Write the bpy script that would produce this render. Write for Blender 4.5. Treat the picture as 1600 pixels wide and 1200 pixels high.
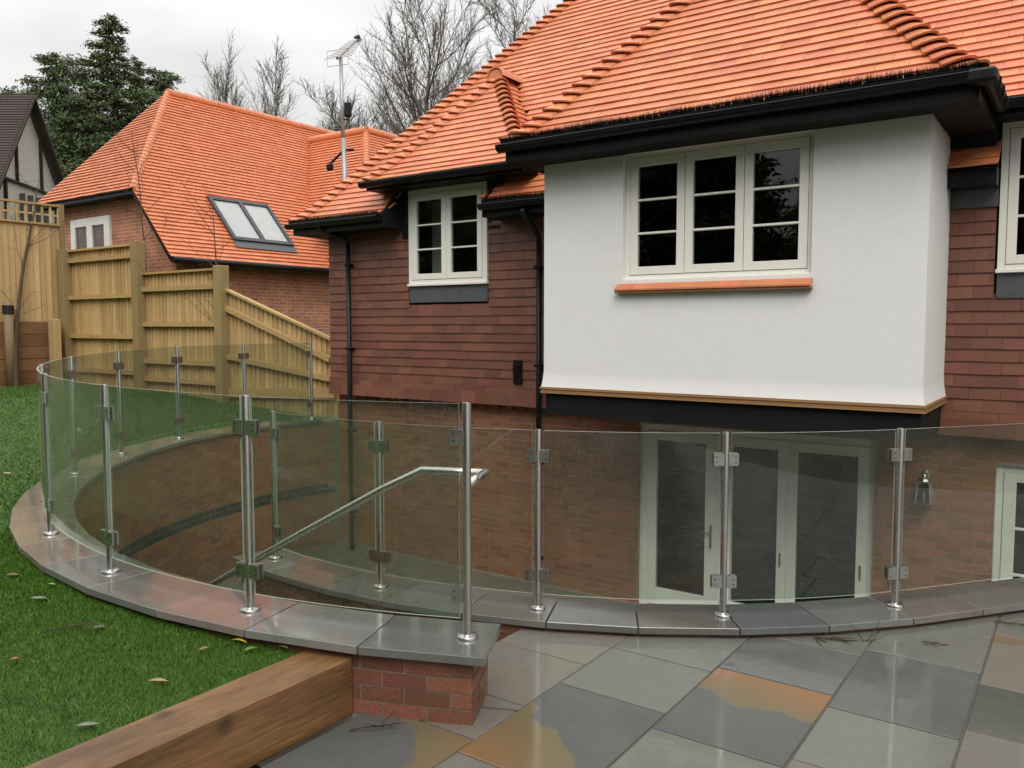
import bpy, math, random
import numpy as np
from mathutils import Vector, Matrix

for o in list(bpy.data.objects):
    bpy.data.objects.remove(o)
scene = bpy.context.scene
col = scene.collection
R_ = math.radians

# ------------------------------------------------------------------ camera, sky, sun, exposure
H = 1.85                                    # eye height above the patio paving
cam_d = bpy.data.cameras.new('camera'); cam = bpy.data.objects.new('camera', cam_d); col.objects.link(cam)
cam_d.sensor_fit = 'HORIZONTAL'; cam_d.sensor_width = 36.0
F_PX = 1285.0
cam_d.lens = 36.0 * F_PX / 1600.0
cam_d.clip_start = 0.05; cam_d.clip_end = 2000
PITCH = math.atan(90 / F_PX); YAW = R_(35.0)
cam.location = (0, 0, H)
cam.rotation_euler = (math.pi / 2 - PITCH, 0, YAW)
scene.camera = cam
scene.render.resolution_x = 1024; scene.render.resolution_y = 768

SUN_EL, SUN_AZ = R_(48), R_(142)            # azimuth measured clockwise from +Y
world = bpy.data.worlds.new('World'); scene.world = world; world.use_nodes = True
wn = world.node_tree; wn.nodes.clear()
def wnode(t, **k):
    n = wn.nodes.new(t)
    for a, b in k.items(): setattr(n, a, b)
    return n
out = wnode('ShaderNodeOutputWorld'); bg = wnode('ShaderNodeBackground'); bg.inputs['Strength'].default_value = 0.1
sky = wnode('ShaderNodeTexSky', sky_type='NISHITA', sun_disc=False); sky.sun_elevation = SUN_EL; sky.sun_rotation = SUN_AZ
hs = wnode('ShaderNodeHueSaturation'); hs.inputs['Saturation'].default_value = 0.25
wn.links.new(sky.outputs[0], hs.inputs['Color'])
tc = wnode('ShaderNodeTexCoord'); sep = wnode('ShaderNodeSeparateXYZ'); wn.links.new(tc.outputs['Generated'], sep.inputs[0])
mx = wnode('ShaderNodeMath', operation='MAXIMUM'); wn.links.new(sep.outputs[2], mx.inputs[0]); mx.inputs[1].default_value = 0
# overcast luminance: the zenith is about three times as bright as the horizon
ma = wnode('ShaderNodeMath', operation='MULTIPLY_ADD'); wn.links.new(mx.outputs[0], ma.inputs[0]); ma.inputs[1].default_value = 12.0; ma.inputs[2].default_value = 4.3
mp = wnode('ShaderNodeMapping'); wn.links.new(tc.outputs['Generated'], mp.inputs[0]); mp.inputs['Scale'].default_value = (1.0, 1.0, 2.6)
nz = wnode('ShaderNodeTexNoise'); wn.links.new(mp.outputs[0], nz.inputs[0]); nz.inputs['Scale'].default_value = 3.2; nz.inputs['Detail'].default_value = 6; nz.inputs['Roughness'].default_value = 0.55
mr = wnode('ShaderNodeMapRange'); wn.links.new(nz.outputs[0], mr.inputs[0]); mr.inputs[1].default_value = 0.3; mr.inputs[2].default_value = 0.7; mr.inputs[3].default_value = 0.82; mr.inputs[4].default_value = 1.14
mm = wnode('ShaderNodeMath', operation='MULTIPLY'); wn.links.new(ma.outputs[0], mm.inputs[0]); wn.links.new(mr.outputs[0], mm.inputs[1])
tint = wnode('ShaderNodeMix', data_type='RGBA', blend_type='MULTIPLY'); tint.inputs[0].default_value = 1
tint.inputs[6].default_value = (1.0, 0.99, 0.985, 1); wn.links.new(mm.outputs[0], tint.inputs[7])
mixs = wnode('ShaderNodeMix', data_type='RGBA'); mixs.inputs[0].default_value = 0.15
wn.links.new(tint.outputs[2], mixs.inputs[6]); wn.links.new(hs.outputs[0], mixs.inputs[7])
wn.links.new(mixs.outputs[2], bg.inputs['Color']); wn.links.new(bg.outputs[0], out.inputs[0])

sun_d = bpy.data.lights.new('sun', 'SUN'); sun = bpy.data.objects.new('sun', sun_d); col.objects.link(sun)
sun_d.energy = 1.5; sun_d.angle = R_(35); sun_d.color = (1.0, 0.95, 0.87)
sd = Vector((math.sin(SUN_AZ) * math.cos(SUN_EL), math.cos(SUN_AZ) * math.cos(SUN_EL), math.sin(SUN_EL)))
sun.rotation_euler = (-sd).to_track_quat('-Z', 'Y').to_euler(); sun.location = sd * 40
vs = scene.view_settings
vs.view_transform = 'Standard'; vs.look = 'None'; vs.exposure = 0.32; vs.gamma = 1.0; vs.use_curve_mapping = False
scene.render.engine = 'CYCLES'
scene.cycles.use_adaptive_sampling = True; scene.cycles.adaptive_threshold = .03; scene.cycles.transparent_max_bounces = 20; scene.cycles.max_bounces = 5; scene.cycles.diffuse_bounces = 2; scene.cycles.glossy_bounces = 3
scene.cycles.caustics_reflective = False; scene.cycles.caustics_refractive = False

# ------------------------------------------------------------------ helpers
W = {}                                       # world matrix of every object made here
def rz(z): return z + H                      # heights were measured from the eye line
_fw = np.array([-math.sin(YAW) * math.cos(PITCH), math.cos(YAW) * math.cos(PITCH), -math.sin(PITCH)])
_rt = np.array([math.cos(YAW), math.sin(YAW), 0.]); _up = np.cross(_rt, _fw)
def shown(p):                                # how large a piece shows from where the photographer stood
    q = np.array([p[0], p[1], p[2] - H]); d = q @ _fw
    if d < .3: return 0
    x = 800 + F_PX * (q @ _rt) / d; y = 600 - F_PX * (q @ _up) / d
    return 1 / d if -10 < x < 1610 and -10 < y < 1210 else 0

def link(o, parent=None, m=None):
    m = m if m is not None else Matrix.Identity(4)
    col.objects.link(o)
    if parent is not None:
        o.parent = parent; o.matrix_parent_inverse = W[parent].inverted()
    o.matrix_basis = m; W[o] = m
    return o

def tag(o, label=None, cat=None, group=None, kind=None):
    if label: o['label'] = label
    if cat: o['category'] = cat
    if group: o['group'] = group
    if kind: o['kind'] = kind
    return o

def thing(name, label, cat, loc=(0, 0, 0), group=None):
    o = bpy.data.objects.new(name, None); o.empty_display_size = .2
    link(o, None, Matrix.Translation(Vector(loc)))
    return tag(o, label, cat, group)

def mesh_from(name, v, f, mats, smooth=False, fm=None):
    me = bpy.data.meshes.new(name); me.from_pydata([tuple(map(float, p)) for p in v], [], f)
    for m in (mats if isinstance(mats, (list, tuple)) else [mats]): me.materials.append(m)
    if fm is not None: me.polygons.foreach_set('material_index', fm)
    if smooth: me.polygons.foreach_set('use_smooth', [True] * len(me.polygons))
    me.update(); return me

BOXF = [(0, 3, 2, 1), (4, 5, 6, 7), (0, 1, 5, 4), (1, 2, 6, 5), (2, 3, 7, 6), (3, 0, 4, 7)]
class MB:
    def __init__(s): s.v = []; s.f = []; s.fm = []
    def add(s, v, f, mi=0):
        n = len(s.v); s.v += [tuple(p) for p in v]; s.f += [tuple(i + n for i in q) for q in f]; s.fm += [mi] * len(f); return s
    def box(s, x0, x1, y0, y1, z0, z1, mi=0):
        return s.add([(x0, y0, z0), (x1, y0, z0), (x1, y1, z0), (x0, y1, z0), (x0, y0, z1), (x1, y0, z1), (x1, y1, z1), (x0, y1, z1)], BOXF, mi)
    def bbox(s, x0, x1, y0, y1, z0, z1, b=.006):      # box with chamfered long edges
        xs, ys, zs = (x0, x1), (y0, y1), (z0, z1); n = len(s.v); idx = {}
        for i in (0, 1):
            for j in (0, 1):
                for k in (0, 1):
                    sx, sy, sz = (1 - 2 * i) * b, (1 - 2 * j) * b, (1 - 2 * k) * b
                    for a, p in enumerate([(xs[i], ys[j] + sy, zs[k] + sz), (xs[i] + sx, ys[j], zs[k] + sz), (xs[i] + sx, ys[j] + sy, zs[k])]):
                        idx[(i, j, k, a)] = len(s.v); s.v.append(p)
        F = []
        g = lambda i, j, k, a: idx[(i, j, k, a)]
        for i in (0, 1):
            q = [g(i, 0, 0, 0), g(i, 1, 0, 0), g(i, 1, 1, 0), g(i, 0, 1, 0)]; F.append(q if i else q[::-1])
            q = [g(0, i, 0, 1), g(0, i, 1, 1), g(1, i, 1, 1), g(1, i, 0, 1)]; F.append(q if i else q[::-1])
            q = [g(0, 0, i, 2), g(1, 0, i, 2), g(1, 1, i, 2), g(0, 1, i, 2)]; F.append(q if i else q[::-1])
            for j in (0, 1):
                F.append([g(i, j, 0, 0), g(i, j, 1, 0), g(i, j, 1, 1), g(i, j, 0, 1)])
                F.append([g(i, 0, j, 0), g(i, 1, j, 0), g(i, 1, j, 2), g(i, 0, j, 2)])
                F.append([g(0, i, j, 1), g(1, i, j, 1), g(1, i, j, 2), g(0, i, j, 2)])
                for k in (0, 1): F.append([g(i, j, k, 0), g(i, j, k, 1), g(i, j, k, 2)])
        s.f += [tuple(q) for q in F]; s.fm += [0] * len(F); return s
    def obox(s, c, ax, ay, az, hx, hy, hz, mi=0):      # box on its own axes
        c, ax, ay, az = map(Vector, (c, ax, ay, az)); v = []
        for k in (-1, 1):
            for (i, j) in ((-1, -1), (1, -1), (1, 1), (-1, 1)): v.append(c + ax * hx * i + ay * hy * j + az * hz * k)
        return s.add(v, BOXF, mi)
    def bar(s, p, q, w, h, up=(0, 0, 1)):
        p, q, up = Vector(p), Vector(q), Vector(up); d = (q - p); L = d.length; d.normalize()
        a = d.cross(up).normalized(); u = a.cross(d)
        return s.obox((p + q) / 2, d, a, u, L / 2, w / 2, h / 2)
    def tube(s, pts, rad, n=10, cap=True):
        pts = [Vector(p) for p in pts]
        if not isinstance(rad, (list, tuple)): rad = [rad] * len(pts)
        b = len(s.v); ref = None
        for i, p in enumerate(pts):
            d = (pts[min(i + 1, len(pts) - 1)] - pts[max(i - 1, 0)]).normalized()
            if ref is None: ref = d.orthogonal().normalized()
            a = (ref - d * ref.dot(d)).normalized(); ref = a; c = d.cross(a)
            for k in range(n):
                t = 2 * math.pi * k / n; s.v.append(tuple(p + (a * math.cos(t) + c * math.sin(t)) * rad[i]))
        fs = []
        for i in range(len(pts) - 1):
            for k in range(n):
                k2 = (k + 1) % n; fs.append((b + i * n + k, b + i * n + k2, b + (i + 1) * n + k2, b + (i + 1) * n + k))
        if cap:
            fs.append(tuple(b + k for k in range(n))[::-1]); fs.append(tuple(b + (len(pts) - 1) * n + k for k in range(n)))
        s.f += fs; s.fm += [0] * len(fs); return s
    def lathe(s, c, prof, n=20, axis='z'):
        b = len(s.v); c = Vector(c)
        for (r, z) in prof:
            for k in range(n):
                t = 2 * math.pi * k / n; s.v.append((c.x + r * math.cos(t), c.y + r * math.sin(t), c.z + z))
        fs = []
        for i in range(len(prof) - 1):
            for k in range(n):
                k2 = (k + 1) % n; fs.append((b + i * n + k, b + i * n + k2, b + (i + 1) * n + k2, b + (i + 1) * n + k))
        fs.append(tuple(b + k for k in range(n))[::-1]); fs.append(tuple(b + (len(prof) - 1) * n + k for k in range(n)))
        s.f += fs; s.fm += [0] * len(fs); return s
    def prism(s, poly, z0, z1, bev=0.0):               # convex polygon slab, chamfered top edge; z may be a function of x, y
        n = len(poly); cx = sum(p[0] for p in poly) / n; cy = sum(p[1] for p in poly) / n
        f0 = z0 if callable(z0) else (lambda x, y: z0); f1 = z1 if callable(z1) else (lambda x, y: z1)
        b = len(s.v)
        for (x, y) in poly: s.v.append((x, y, f0(x, y)))
        for (x, y) in poly: s.v.append((x, y, f1(x, y) - bev))
        fs = [tuple(b + i for i in range(n))[::-1]]
        for i in range(n): j = (i + 1) % n; fs.append((b + i, b + j, b + n + j, b + n + i))
        if bev:
            for (x, y) in poly:
                L = math.hypot(x - cx, y - cy); k = max(0, 1 - 1.3 * bev / max(L, 1e-6)); X, Y = cx + (x - cx) * k, cy + (y - cy) * k
                s.v.append((X, Y, f1(X, Y)))
            for i in range(n): j = (i + 1) % n; fs.append((b + n + i, b + n + j, b + 2 * n + j, b + 2 * n + i))
            fs.append(tuple(b + 2 * n + i for i in range(n)))
        else: fs.append(tuple(b + n + i for i in range(n)))
        s.f += fs; s.fm += [0] * len(fs); return s
    def build(s, name, mats, parent=None, smooth=False):
        o = bpy.data.objects.new(name, mesh_from(name, s.v, s.f, mats, smooth, s.fm if max(s.fm, default=0) else None))
        return link(o, parent)

def clip(poly, a, b, c):                               # keep a*x + b*y >= c
    r = []
    for i in range(len(poly)):
        p, q = poly[i], poly[(i + 1) % len(poly)]; dp = a * p[0] + b * p[1] - c; dq = a * q[0] + b * q[1] - c
        if dp >= 0: r.append(p)
        if dp * dq < 0:
            t = dp / (dp - dq); r.append((p[0] + (q[0] - p[0]) * t, p[1] + (q[1] - p[1]) * t))
    return r
def area(p): return abs(sum(p[i][0] * p[(i + 1) % len(p)][1] - p[(i + 1) % len(p)][0] * p[i][1] for i in range(len(p)))) / 2 if len(p) > 2 else 0

class Pieces:                                          # many alike pieces: the largest in view become objects, the rest one mesh
    def __init__(s, name, mat, limit=300):
        s.name, s.mat, s.limit = name, mat, limit; s.items = []; s.t = {}
    def template(s, key, v, f): s.t[key] = [[Vector(p) for p in v], f, None]
    def put(s, key, M, parent, boost=1.0):
        c = M.translation; s.items.append((shown(c) * boost, key, M, parent, None, None))
    def free(s, v, f, parent, boost=1.0):
        c = np.mean(np.array([tuple(p) for p in v]), axis=0); s.items.append((shown(c) * boost * .8, None, None, parent, v, f))
    def finish(s, stuffparent):
        s.items.sort(key=lambda i: -i[0]); rest = MB(); n = 0
        for sc, key, M, parent, v, f in s.items:
            if n < s.limit and sc > 0:
                if key is None: me = mesh_from(s.name, v, f, s.mat); mm_ = None
                else:
                    t = s.t[key]
                    if t[2] is None: t[2] = mesh_from(s.name, t[0], t[1], s.mat)
                    me, mm_ = t[2], M
                link(bpy.data.objects.new(s.name, me), parent, mm_); n += 1
            else:
                if key is None: rest.add(v, f)
                else: rest.add([M @ p for p in s.t[key][0]], s.t[key][1])
        if rest.v: tag(rest.build(s.name, s.mat, stuffparent), kind='stuff')

def boxv(x0, x1, y0, y1, z0, z1):
    return [(x0, y0, z0), (x1, y0, z0), (x1, y1, z0), (x0, y1, z0), (x0, y0, z1), (x1, y0, z1), (x1, y1, z1), (x0, y1, z1)], BOXF

# ------------------------------------------------------------------ materials
def mat(name, c, rough=.6, metal=0., c2=None, var=.12, huev=.0, nscale=6., namt=.5, nlo=.35, nhi=.65, stretch=(1, 1, 1),
        bump=0., bscale=60., rvar=.1, objcol=False, coat=0., spec=.5, detail=5, knots=0., fine=0.):
    m = bpy.data.materials.new(name); m.use_nodes = True; t = m.node_tree; N = t.nodes; L = t.links
    b = N['Principled BSDF']; b.inputs['Metallic'].default_value = metal; b.inputs['Specular IOR Level'].default_value = spec
    if coat: b.inputs['Coat Weight'].default_value = coat; b.inputs['Coat Roughness'].default_value = .12
    tcn = N.new('ShaderNodeTexCoord'); oi = N.new('ShaderNodeObjectInfo'); ge = N.new('ShaderNodeNewGeometry')
    r1 = N.new('ShaderNodeMath'); r1.operation = 'MULTIPLY_ADD'; L.new(oi.outputs['Random'], r1.inputs[0]); r1.inputs[1].default_value = 7.13
    L.new(ge.outputs['Random Per Island'], r1.inputs[2])
    rn = N.new('ShaderNodeMath'); rn.operation = 'FRACT'; L.new(r1.outputs[0], rn.inputs[0])
    off = N.new('ShaderNodeVectorMath'); off.operation = 'MULTIPLY_ADD'
    L.new(rn.outputs[0], off.inputs[0]); off.inputs[1].default_value = (37, 53, 29); L.new(tcn.outputs['Object'], off.inputs[2])
    mpn = N.new('ShaderNodeMapping'); mpn.inputs['Scale'].default_value = stretch; L.new(off.outputs[0], mpn.inputs[0])
    ns = N.new('ShaderNodeTexNoise'); ns.inputs['Scale'].default_value = nscale; ns.inputs['Detail'].default_value = detail; ns.inputs['Roughness'].default_value = .6
    L.new(mpn.outputs[0], ns.inputs[0])
    mrn = N.new('ShaderNodeMapRange'); L.new(ns.outputs[0], mrn.inputs[0]); mrn.inputs[1].default_value = nlo; mrn.inputs[2].default_value = nhi; mrn.inputs[4].default_value = namt
    mixn = N.new('ShaderNodeMix'); mixn.data_type = 'RGBA'; L.new(mrn.outputs[0], mixn.inputs[0])
    if objcol: L.new(oi.outputs['Color'], mixn.inputs[6])
    else: mixn.inputs[6].default_value = (*c, 1)
    mixn.inputs[7].default_value = (*(c2 or [x * .75 for x in c]), 1)
    last = mixn.outputs[2]
    if knots:
        vo = N.new('ShaderNodeTexVoronoi'); vo.inputs['Scale'].default_value = knots; L.new(off.outputs[0], vo.inputs[0])
        kr = N.new('ShaderNodeMapRange'); L.new(vo.outputs['Distance'], kr.inputs[0]); kr.inputs[1].default_value = .07; kr.inputs[2].default_value = .2; kr.inputs[3].default_value = .75; kr.inputs[4].default_value = 0
        km = N.new('ShaderNodeMix'); km.data_type = 'RGBA'; L.new(kr.outputs[0], km.inputs[0]); L.new(last, km.inputs[6]); km.inputs[7].default_value = (*[x * .22 for x in c], 1); last = km.outputs[2]
    if fine:
        n2 = N.new('ShaderNodeTexNoise'); n2.inputs['Scale'].default_value = nscale * 9; n2.inputs['Detail'].default_value = 3; L.new(mpn.outputs[0], n2.inputs[0])
        m2 = N.new('ShaderNodeMapRange'); L.new(n2.outputs[0], m2.inputs[0]); m2.inputs[1].default_value = .3; m2.inputs[2].default_value = .7; m2.inputs[3].default_value = 1 - fine; m2.inputs[4].default_value = 1 + fine
        mu = N.new('ShaderNodeMix'); mu.data_type = 'RGBA'; mu.blend_type = 'MULTIPLY'; mu.inputs[0].default_value = 1; L.new(last, mu.inputs[6]); L.new(m2.outputs[0], mu.inputs[7]); last = mu.outputs[2]
    hsv = N.new('ShaderNodeHueSaturation'); L.new(last, hsv.inputs['Color'])
    v_ = N.new('ShaderNodeMapRange'); L.new(rn.outputs[0], v_.inputs[0]); v_.inputs[3].default_value = 1 - var; v_.inputs[4].default_value = 1 + var; L.new(v_.outputs[0], hsv.inputs['Value'])
    if huev:
        h1 = N.new('ShaderNodeMath'); h1.operation = 'MULTIPLY'; L.new(rn.outputs[0], h1.inputs[0]); h1.inputs[1].default_value = 17.3
        h2 = N.new('ShaderNodeMath'); h2.operation = 'FRACT'; L.new(h1.outputs[0], h2.inputs[0])
        h3 = N.new('ShaderNodeMapRange'); L.new(h2.outputs[0], h3.inputs[0]); h3.inputs[3].default_value = .5 - huev; h3.inputs[4].default_value = .5 + huev; L.new(h3.outputs[0], hsv.inputs['Hue'])
    L.new(hsv.outputs[0], b.inputs['Base Color'])
    rr = N.new('ShaderNodeMapRange'); L.new(ns.outputs[0], rr.inputs[0]); rr.inputs[1].default_value = .3; rr.inputs[2].default_value = .7
    rr.inputs[3].default_value = max(.02, rough - rvar); rr.inputs[4].default_value = min(1, rough + rvar); L.new(rr.outputs[0], b.inputs['Roughness'])
    if bump:
        bn = N.new('ShaderNodeTexNoise'); bn.inputs['Scale'].default_value = bscale; bn.inputs['Detail'].default_value = 4; L.new(mpn.outputs[0], bn.inputs[0])
        bp = N.new('ShaderNodeBump'); bp.inputs['Strength'].default_value = bump; bp.inputs['Distance'].default_value = .01; L.new(bn.outputs[0], bp.inputs['Height']); L.new(bp.outputs[0], b.inputs['Normal'])
    return m

def brickmat(name, c1, c2, mortar, scale=1.0):         # masonry too far off to tell the bricks apart
    m = bpy.data.materials.new(name); m.use_nodes = True; N = m.node_tree.nodes; L = m.node_tree.links; b = N['Principled BSDF']
    tcn = N.new('ShaderNodeTexCoord'); sp = N.new('ShaderNodeSeparateXYZ'); L.new(tcn.outputs['Object'], sp.inputs[0])
    ad = N.new('ShaderNodeMath'); ad.operation = 'ADD'; L.new(sp.outputs[0], ad.inputs[0]); L.new(sp.outputs[1], ad.inputs[1])
    cb = N.new('ShaderNodeCombineXYZ'); L.new(ad.outputs[0], cb.inputs[0]); L.new(sp.outputs[2], cb.inputs[1])
    bt = N.new('ShaderNodeTexBrick'); L.new(cb.outputs[0], bt.inputs[0]); bt.inputs['Scale'].default_value = scale
    bt.inputs['Brick Width'].default_value = .225; bt.inputs['Row Height'].default_value = .075; bt.inputs['Mortar Size'].default_value = .006; bt.inputs['Mortar Smooth'].default_value = .1
    bt.inputs['Color1'].default_value = (*c1, 1); bt.inputs['Color2'].default_value = (*c2, 1); bt.inputs['Mortar'].default_value = (*mortar, 1)
    ns = N.new('ShaderNodeTexNoise'); ns.inputs['Scale'].default_value = 2.5; ns.inputs['Detail'].default_value = 6; L.new(tcn.outputs['Object'], ns.inputs[0])
    mr2 = N.new('ShaderNodeMapRange'); L.new(ns.outputs[0], mr2.inputs[0]); mr2.inputs[1].default_value = .3; mr2.inputs[2].default_value = .7; mr2.inputs[3].default_value = .7; mr2.inputs[4].default_value = 1.25
    mu = N.new('ShaderNodeMix'); mu.data_type = 'RGBA'; mu.blend_type = 'MULTIPLY'; mu.inputs[0].default_value = 1; L.new(bt.outputs['Color'], mu.inputs[6]); L.new(mr2.outputs[0], mu.inputs[7])
    L.new(mu.outputs[2], b.inputs['Base Color']); b.inputs['Roughness'].default_value = .75
    bp = N.new('ShaderNodeBump'); bp.inputs['Strength'].default_value = .6; bp.inputs['Distance'].default_value = .008; bp.invert = True; L.new(bt.outputs['Fac'], bp.inputs['Height']); L.new(bp.outputs[0], b.inputs['Normal'])
    return m

def glassmat(name, tintc, film=.0, drops=0., rough=0.0, refl=1.0):
    m = bpy.data.materials.new(name); m.use_nodes = True; N = m.node_tree.nodes; L = m.node_tree.links
    N.remove(N['Principled BSDF']); o_ = N['Material Output']
    tr = N.new('ShaderNodeBsdfTransparent'); tr.inputs[0].default_value = (*tintc, 1)
    gl = N.new('ShaderNodeBsdfGlossy'); gl.inputs['Roughness'].default_value = rough
    gl.inputs['Color'].default_value = (refl, refl, refl, 1)
    fr = N.new('ShaderNodeFresnel'); gb = N.new('ShaderNodeNewGeometry')    # the same reflectance at both faces of a thin pane
    ir = N.new('ShaderNodeMapRange'); L.new(gb.outputs['Backfacing'], ir.inputs[0]); ir.inputs[3].default_value = 1.5; ir.inputs[4].default_value = 1 / 1.5; L.new(ir.outputs[0], fr.inputs[0])
    mx_ = N.new('ShaderNodeMixShader'); L.new(fr.outputs[0], mx_.inputs[0]); L.new(tr.outputs[0], mx_.inputs[1]); L.new(gl.outputs[0], mx_.inputs[2])
    last = mx_.outputs[0]
    if drops or film:
        tcn = N.new('ShaderNodeTexCoord')
        vo = N.new('ShaderNodeTexVoronoi'); vo.inputs['Scale'].default_value = 150; L.new(tcn.outputs['Object'], vo.inputs[0])
        a = N.new('ShaderNodeMapRange'); L.new(vo.outputs['Distance'], a.inputs[0]); a.inputs[1].default_value = .22; a.inputs[2].default_value = .40; a.inputs[3].default_value = 1; a.inputs[4].default_value = 0
        sp = N.new('ShaderNodeSeparateColor'); L.new(vo.outputs['Color'], sp.inputs[0])
        ns = N.new('ShaderNodeTexNoise'); ns.inputs['Scale'].default_value = 2.2; ns.inputs['Detail'].default_value = 4; L.new(tcn.outputs['Object'], ns.inputs[0])
        th = N.new('ShaderNodeMapRange'); L.new(ns.outputs[0], th.inputs[0]); th.inputs[1].default_value = .35; th.inputs[2].default_value = .7; th.inputs[3].default_value = .94; th.inputs[4].default_value = .5
        gt = N.new('ShaderNodeMath'); gt.operation = 'GREATER_THAN'; L.new(sp.outputs[0], gt.inputs[0]); L.new(th.outputs[0], gt.inputs[1])
        mu = N.new('ShaderNodeMath'); mu.operation = 'MULTIPLY'; L.new(a.outputs[0], mu.inputs[0]); L.new(gt.outputs[0], mu.inputs[1])
        dr = N.new('ShaderNodeMath'); dr.operation = 'MULTIPLY_ADD'; L.new(mu.outputs[0], dr.inputs[0]); dr.inputs[1].default_value = drops; dr.inputs[2].default_value = film
        df = N.new('ShaderNodeBsdfDiffuse'); df.inputs[0].default_value = (.62, .64, .62, 1)
        tl = N.new('ShaderNodeBsdfTranslucent'); tl.inputs[0].default_value = (.62, .64, .62, 1)
        ms = N.new('ShaderNodeMixShader'); ms.inputs[0].default_value = .5; L.new(df.outputs[0], ms.inputs[1]); L.new(tl.outputs[0], ms.inputs[2])
        m3 = N.new('ShaderNodeMixShader'); L.new(dr.outputs[0], m3.inputs[0]); L.new(last, m3.inputs[1]); L.new(ms.outputs[0], m3.inputs[2]); last = m3.outputs[0]
    L.new(last, o_.inputs[0]); return m

M_TILE = mat('clay_roof_tile', (.63, .222, .105), .38, c2=(.55, .175, .075), var=.11, huev=.007, nscale=3, bump=.12, bscale=90, rvar=.12)
M_TILEFAR = mat('clay_roof_tile_neighbour', (.62, .212, .092), .38, c2=(.54, .165, .068), var=.07, nscale=1.2, bump=.1, bscale=60)
M_HANG = mat('hanging_tile_clay', (.175, .066, .040), .5, c2=(.13, .05, .031), var=.2, huev=.008, nscale=5, bump=.12, bscale=80)
M_BRICK = mat('red_brick', (.29, .122, .060), .62, c2=(.205, .083, .042), var=.22, huev=.01, nscale=9, bump=.35, bscale=70, fine=.15)
M_BRICKW = mat('wet_red_brick', (.195, .078, .046), .45, c2=(.12, .052, .034), var=.3, huev=.012, nscale=9, bump=.4, bscale=60, fine=.2)
M_BLUE = mat('dark_blue_brick', (.035, .035, .04), .45, var=.25, nscale=9, bump=.3)
M_MORTAR = mat('mortar', (.33, .275, .21), .85, c2=(.24, .19, .14), nscale=4, bump=.4, bscale=120, var=0)
M_MORTARD = mat('wet_mortar', (.225, .185, .145), .7, c2=(.13, .105, .08), nscale=4, bump=.4, bscale=120, var=0)
M_RENDER = mat('white_render', (.81, .81, .80), .7, c2=(.77, .77, .76), var=0, nscale=1.6, namt=.5, bump=.14, bscale=90, fine=.015)
M_CREAM = mat('cream_paint', (.84, .83, .765), .42, c2=(.81, .80, .735), var=.01, nscale=2)
M_GREYWHITE = mat('white_paint', (.86, .86, .83), .45, var=.01, nscale=2)
M_BLACK = mat('black_plastic', (.007, .0075, .009), .38, c2=(.012, .012, .014), var=.1, nscale=3, rvar=.1, spec=.25)
M_BLACKM = mat('black_stained_timber', (.008, .0085, .010), .6, c2=(.012, .012, .012), var=.1, nscale=3, spec=.2)
M_LEAD = mat('lead_sheet', (.075, .08, .09), .5, c2=(.11, .115, .125), var=.1, nscale=7, bump=.2, bscale=20)
M_STEEL = mat('brushed_steel', (.62, .61, .58), .27, metal=1., var=.03, nscale=40, stretch=(1, 1, .05), rvar=.08)
M_STEEL2 = mat('cast_steel', (.55, .55, .53), .3, metal=1., var=.05, nscale=10)
M_ALU = mat('dull_aluminium', (.42, .42, .42), .5, metal=.6, var=.05, nscale=10)
M_RUBBER = mat('black_rubber', (.01, .01, .01), .6)
M_GLASS = glassmat('balustrade_glass', (.815, .86, .80), film=.016, drops=.25)  # glass tint pushed greener to carry the lawn's green reflection
M_GEDGE = mat('glass_edge_highlight', (.55, .68, .60), .15, var=0, nscale=30, spec=.9)  # pale greenish edge colour paints in the bright highlight along pane edges
M_WGLASS = glassmat('window_glass', (.72, .74, .72))
M_NGLASS = glassmat('skylight_glass', (.25, .27, .28), refl=1.0)
M_SLAB = mat('sandstone_paving', (.2, .2, .19), .085, c2=(.145, .145, .13), var=.05, nscale=2.2, namt=.4, bump=.06, bscale=13, rvar=.07, objcol=True, fine=.05, spec=.6)
M_COPE = mat('wet_coping_stone', (.13, .135, .12), .075, c2=(.10, .10, .09), var=.12, nscale=2.6, bump=.018, bscale=24, rvar=.065, objcol=True, fine=.05, spec=.9)
M_BED = mat('paving_joint', (.10, .095, .085), .8, nscale=30, var=0)
M_FENCE = mat('treated_softwood', (.57, .395, .19), .65, c2=(.41, .265, .11), var=.2, huev=.006, nscale=5, stretch=(9, 9, .6), bump=.25, bscale=30, fine=.12, knots=0)
M_FENCER = mat('treated_rail', (.48, .325, .14), .65, c2=(.33, .205, .08), var=.1, nscale=5, stretch=(.6, 9, 9), bump=.25, bscale=30, fine=.12)
M_POST = mat('treated_post', (.33, .24, .11), .7, c2=(.22, .155, .065), var=.1, nscale=5, stretch=(9, 9, .6), bump=.25, bscale=30, fine=.12)
M_SLEEP = mat('sleeper_oak', (.215, .11, .044), .36, c2=(.07, .034, .015), var=.1, nscale=1.5, nlo=.42, nhi=.68, namt=.85, stretch=(2.2, .55, 4.5), bump=.5, bscale=9, fine=.2, knots=3.4, detail=10)
M_SLEEPF = mat('sleeper_brown', (.24, .115, .048), .7, c2=(.14, .065, .03), var=.25, nscale=2.4, stretch=(4, .5, 4), bump=.3, bscale=16, fine=.15)
M_TRIM = mat('raw_timber_edge', (.36, .20, .085), .7, c2=(.25, .13, .055), var=.1, nscale=4, stretch=(.4, 6, 6))
M_LAWN = mat('lawn_soil', (.036, .08, .010), .9, c2=(.05, .09, .014), var=0, nscale=1.1, bump=.6, bscale=50, fine=.3)
M_EARTH = mat('earth', (.06, .05, .03), .95, c2=(.04, .06, .02), var=0, nscale=.6)
M_FLOOR = mat('court_paving', (.16, .15, .13), .3, c2=(.11, .105, .095), var=0, nscale=1.5)
M_ROOM = mat('plaster_room', (.34, .32, .25), .9, var=0)
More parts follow.
